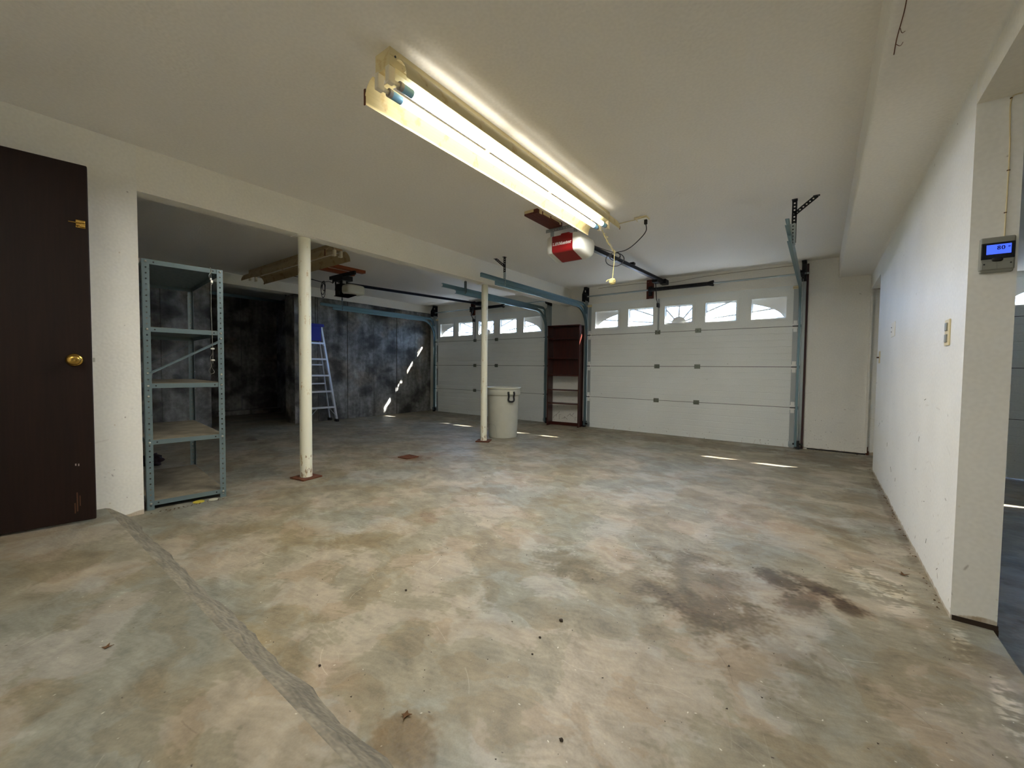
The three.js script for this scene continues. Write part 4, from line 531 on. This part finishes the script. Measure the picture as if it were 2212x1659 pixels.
// ---------------------------------------------------------------- step ladder folded against the concrete wall
{ const t = thing('step_ladder', 'aluminium step ladder with blue top leaning on the concrete wall', 'ladder', [-7.12, 0, 2.67]);
  const R0 = V(-7.1, 0.03, 2.455), R1 = V(-7.19, 1.72, 2.695), L0 = V(-7.1, 0.03, 3.0), L1 = V(-7.19, 1.72, 2.93), at = (a, b, y) => a.clone().lerp(b, (y - a.y) / (b.y - a.y));
  for (const [a, b] of [[R0, R1], [L0, L1]]) part(t, 'front_rail', [bar(a, b, 0.022, 0.05, V(1, 0, 0)), bar(a.clone().add(V(0.026, 0, 0)), b.clone().add(V(0.026, 0, 0)), 0.032, 0.004, V(1, 0, 0))], M.aluminium);
  for (const y of [0.289, 0.577, 0.865, 1.156, 1.44]) { const a = at(R0, R1, y), b = at(L0, L1, y); part(t, 'step', [rbox(a.x - 0.035, a.x + 0.042, y - 0.004, y, a.z + 0.01, b.z - 0.01, 0.001), rbox(a.x + 0.038, a.x + 0.042, y - 0.032, y, a.z + 0.01, b.z - 0.01, 0.001)], M.aluminium); }
  const K0 = V(-7.22, 0.05, 2.52), K1 = V(-7.24, 1.66, 2.72), J0 = V(-7.22, 0.05, 2.95), J1 = V(-7.24, 1.66, 2.9);
  for (const [a, b] of [[K0, K1], [J0, J1]]) part(t, 'rear_rail', bar(a, b, 0.018, 0.03, V(1, 0, 0)), M.aluminium);
  for (const y of [0.7, 1.04]) { const a = at(K0, K1, y), b = at(J0, J1, y); part(t, 'rear_brace', rbox(a.x - 0.01, a.x + 0.012, y - 0.012, y + 0.012, a.z, b.z, 0.002), M.aluminium); }
  part(t, 'corner_brace', [bar(at(R0, R1, 0.09).add(V(0.03, 0, 0)), V(-7.075, 0.27, 2.62), 0.004, 0.024, V(1, 0, 0)), bar(at(L0, L1, 0.09).add(V(0.03, 0, 0)), V(-7.075, 0.27, 2.82), 0.004, 0.024, V(1, 0, 0)), bar(at(R0, R1, 1.36).add(V(0.03, 0, 0)), V(-7.14, 1.43, 2.72), 0.004, 0.016, V(1, 0, 0))], M.aluminium);
  part(t, 'top_cap', [rbox(-7.28, -7.12, 1.715, 1.765, 2.665, 2.955, 0.012, 3)], M.blue, { label: 'blue plastic top' });
  part(t, 'label_panel', rbox(-7.15, -7.135, 1.46, 1.72, 2.715, 2.91, 0.004), M.blue);
  
  for (const p of [R0, L0, K0, J0]) part(t, 'foot', rbox(p.x - 0.04, p.x + 0.05, p.y - 0.03, p.y + 0.02, p.z - 0.022, p.z + 0.022, 0.005), M.rubber);
}
{ const t = thing('wall_cable', 'thin dark cable running down the concrete wall to the ladder', 'cable', [-7.34, 1.7, 2.78]); part(t, 'cable', wire([V(-7.335, 2.26, 2.72), V(-7.335, 2.0, 2.72), V(-7.33, 1.85, 2.715), V(-7.3, 1.76, 2.72)], 0.004, 30, 6), M.cord); }

// ---------------------------------------------------------------- things on the partition
{ const t = thing('wall_control', 'grey opener wall control with a glowing blue display on the wall end', 'control panel', [0.527, 1.4, ZP]);
  part(t, 'body', [rbox(0.4815, 0.5725, 1.403, 1.53, ZP, ZP + 0.022, 0.006, 3), rbox(0.4835, 0.5705, 1.395, 1.43, ZP, ZP + 0.018, 0.006, 3)], M.greyPlastic);
  part(t, 'face', rbox(0.484, 0.5705, 1.446, 1.508, ZP + 0.018, ZP + 0.0235, 0.002), M.glossBlack);
  const s = part(t, 'screen', rbox(0.4975, 0.5605, 1.464, 1.5, ZP + 0.022, ZP + 0.0245, 0.0006), M.lcd); part(s, 'digits', [text('80', 0.0145).translate(0.5345, 1.487, ZP + 0.0242), text('°', 0.012).translate(0.555, 1.489, ZP + 0.0242)], M.lcdInk, { root: t });
  part(t, 'push_button', bulge(0.0145, 0.0085, 0.006, 0.6).translate(0.527, 1.444, ZP + 0.022), M.black);
  part(t, 'lower_buttons', [rbox(0.486, 0.5265, 1.407, 1.436, ZP + 0.02, ZP + 0.0235, 0.002), rbox(0.5275, 0.568, 1.407, 1.436, ZP + 0.02, ZP + 0.0235, 0.002)], M.greyPlastic);
  part(t, 'button_mark', [rbox(0.491, 0.4955, 1.425, 1.43, ZP + 0.0234, ZP + 0.024, 0.0002), rbox(0.559, 0.5635, 1.425, 1.43, ZP + 0.0234, ZP + 0.024, 0.0002), rbox(0.512, 0.545, 1.4575, 1.459, ZP + 0.0234, ZP + 0.024, 0.0002)], M.darkSteel);
  const l = new THREE.RectAreaLight(new THREE.Color(0x3d5cff), 0.35, 0.06, 0.034); l.name = 'screen_area'; l.position.set(0.529 - 0.527, 1.482 - 1.4, 0.0255); l.rotation.y = Math.PI; t.add(l);
}
{ const t = thing('control_wire', 'painted-over wire running from the ceiling down to the wall control', 'wire', [0.545, 1.53, ZP]); part(t, 'wire', wire([V(0.572, 2.057, ZP + 0.003), V(0.55, 2.056, ZP + 0.003), V(0.5445, 2.04, ZP + 0.003), V(0.5445, 1.95, ZP + 0.003), V(0.547, 1.88, ZP + 0.003), V(0.547, 1.7, ZP + 0.003), V(0.546, 1.53, ZP + 0.003)], 0.0022, 80, 6), M.cream); part(t, 'staple', [rbox(0.5425, 0.5515, 1.778, 1.781, ZP, ZP + 0.006, 0.001), rbox(0.541, 0.549, 1.62, 1.623, ZP, ZP + 0.006, 0.001), rbox(0.541, 0.547, 2.046, 2.05, ZP, ZP + 0.006, 0.001)], M.leafDry); }
function plate(label, y, z, h, w, m) { const t = thing('wall_switch', label, 'switch', [XR, y, z], 'plates on the partition wall'); part(t, 'cover_plate', rbox(XR - 0.006, XR, y - h / 2, y + h / 2, z - w / 2, z + w / 2, 0.003), m); return t; }
{ const t = plate('cream double rocker switch near the wall end', 1.19, 3.855, 0.118, 0.078, M.cream); for (const d of [-0.026, 0.026]) part(t, 'rocker', rbox(XR - 0.011, XR - 0.004, 1.19 + d - 0.018, 1.19 + d + 0.018, 3.838, 3.872, 0.002), M.greyPlastic); }
{ const t = plate('small cream toggle switch by the far doorway', 1.155, 1.2, 0.115, 0.075, M.cream); part(t, 'toggle', rbox(XR - 0.024, XR - 0.004, 1.145, 1.158, 1.194, 1.206, 0.003), M.leafDry); }
{ const t = plate('painted-over blank cover plate between the two switches', 1.35, 2.08, 0.115, 0.18, M.wallClean); each(t, 'screw', [ball(XR - 0.006, 1.37, 2.02, 0.004, 8), ball(XR - 0.006, 1.335, 2.02, 0.004, 8)], M.darkSteel); }

// ---------------------------------------------------------------- litter on the floor
{ const s = new THREE.Shape(); s.moveTo(0, -0.022); s.lineTo(0.004, -0.006); s.lineTo(0.02, -0.002); s.lineTo(0.007, 0.004); s.lineTo(0.002, 0.014); s.lineTo(-0.004, 0.004); s.lineTo(-0.012, 0.0); s.lineTo(-0.003, -0.006); s.closePath();
  const leaf = (label, x, z, k, a) => { const t = thing('dry_leaf', label, 'leaf', [x, 0, z], 'dry leaves on the floor'); const g = extrude(s, 0.0012, { bevelEnabled: false }).rotateX(-Math.PI / 2).scale(k, 1, k).rotateY(a); const p = g.attributes.position; for (let i = 0; i < p.count; i++) p.setY(i, p.getY(i) + 0.002 + 6 * Math.hypot(p.getX(i), p.getZ(i)) ** 2 * 2); g.computeVertexNormals(); part(t, 'blade', g.translate(x, 0, z), M.leafDry); };
  leaf('curled dry leaf near the rust stain by the step', -0.928, 5.78, 1, 0.6); leaf('small dry leaf at the foot of the partition wall', 0.36, 3.745, 1.2, 1.9); leaf('dry leaf scrap on the raised slab', -1.82, 6.27, 0.9, 2.6); origin.get(scene.children.at(-1)); scene.children.at(-1).position.y += 0.088;
  const stone = (label, x, z, r) => { const t = thing('pebble', label, 'pebble', [x, 0, z], 'pebbles and crumbs on the floor'), g = new THREE.IcosahedronGeometry(1, 2), p = g.attributes.position; for (let i = 0; i < p.count; i++) { const k = 1 + 0.35 * n3(p.getX(i) * 1.4 + x * 9, p.getY(i) * 1.4, p.getZ(i) * 1.4); p.setXYZ(i, r * k * p.getX(i), r * 0.6 * k * p.getY(i) + r * 0.5, r * 0.75 * k * p.getZ(i)); } g.computeVertexNormals(); part(t, 'stone', g.translate(x, 0, z), M.pebble); };
  stone('largest brown crumb in the middle of the foreground floor', -0.797, 5.116, 0.008); stone('dark pebble just below the largest crumb', -0.808, 5.254, 0.005); stone('dark pebble on the pale trowelled patch', -1.463, 5.353, 0.006); stone('dark pebble beside the step edge', -1.314, 5.83, 0.005); stone('dark pebble low in the foreground', -0.53, 5.574, 0.006); stone('tiny dark pebble between the crumb and the bottom of the view', -0.78, 5.345, 0.004);
  const chips = []; for (let i = 0; i < 240; i++) { const near = rnd() < 0.6, x = near ? rr(-2.2, 0.4) : rnd() < 0.5 ? rr(0.3, 0.44) : rr(-3.6, 0.4), z = near ? rr(3.8, 5.85) : rr(1.2, 5.8), r = rr(0.0012, 0.0045); chips.push(new THREE.TetrahedronGeometry(r).scale(1, 0.5, rr(0.6, 1.8)).rotateY(rr(0, 6)).translate(x, r * 0.4, z)); }
  const t = thing('floor_grit', 'scattered grit and crumbs over the concrete floor', 'grit', [0, 0, 0], undefined, 'stuff'); part(t, 'grit', chips, M.pebble, { kind: 'stuff' });
  const dirt = []; for (let i = 0; i < 160; i++) { const r = rr(0.002, 0.007), side = rnd(); const [x, z] = side < 0.45 ? [rr(0.43, 0.452), rr(0.9, 4.1)] : side < 0.7 ? [rr(-3.6, -3.56), rr(5.36, 5.8)] : [rr(-0.1, 0.47), rr(-0.04, 0.08)]; dirt.push(new THREE.TetrahedronGeometry(r).scale(1, 0.5, rr(0.6, 1.6)).rotateY(rr(0, 6)).translate(x, r * 0.35, z)); }
  part(t, 'wall_foot_dirt', dirt, M.leafDry, { kind: 'stuff' });
}

// ---------------------------------------------------------------- outside, seen blown out through the door windows
{ const g = struct('ground_outside', 'pale driveway and lawn outside the garage doors', 'driveway'); part(g, 'driveway', box(-12, 9, -0.3, -0.1, -14, -0.12), M.asphalt); part(g, 'lawn', box(-40, 40, -0.4, -0.12, -45, -13.9), M.grass);
  const tree = (label, x, z, h) => { const t = thing('tree', label, 'tree', [x, -0.12, z], 'trees across the lawn'); part(t, 'trunk', rod(V(x, -0.12, z), V(x, h * 0.5, z), 0.2, 9, 0.13), M.bark); const cs = []; for (let i = 0; i < 7; i++) { const ge = new THREE.IcosahedronGeometry(1, 3), p = ge.attributes.position, r = h * rr(0.2, 0.32); for (let j = 0; j < p.count; j++) { const k = r * (1 + 0.28 * n3(p.getX(j) * 3 + i, p.getY(j) * 3, p.getZ(j) * 3)); p.setXYZ(j, p.getX(j) * k, p.getY(j) * k, p.getZ(j) * k); } ge.computeVertexNormals(); cs.push(ge.translate(x + rr(-0.28, 0.28) * h, h * rr(0.45, 0.85), z + rr(-0.2, 0.2) * h)); } part(t, 'crown', cs, M.leafGreen); };
  tree('leafy tree outside the main bay door windows', -4, -24, 3.3); tree('leafy tree outside the dark bay door windows', -13, -25, 3.4); tree('leafy tree outside between the garage doors', -9, -27, 3.7);
}

scene.traverse((o) => { if (o.isMesh) { o.castShadow = true; o.receiveShadow = true; } });
renderer.render(scene, camera);
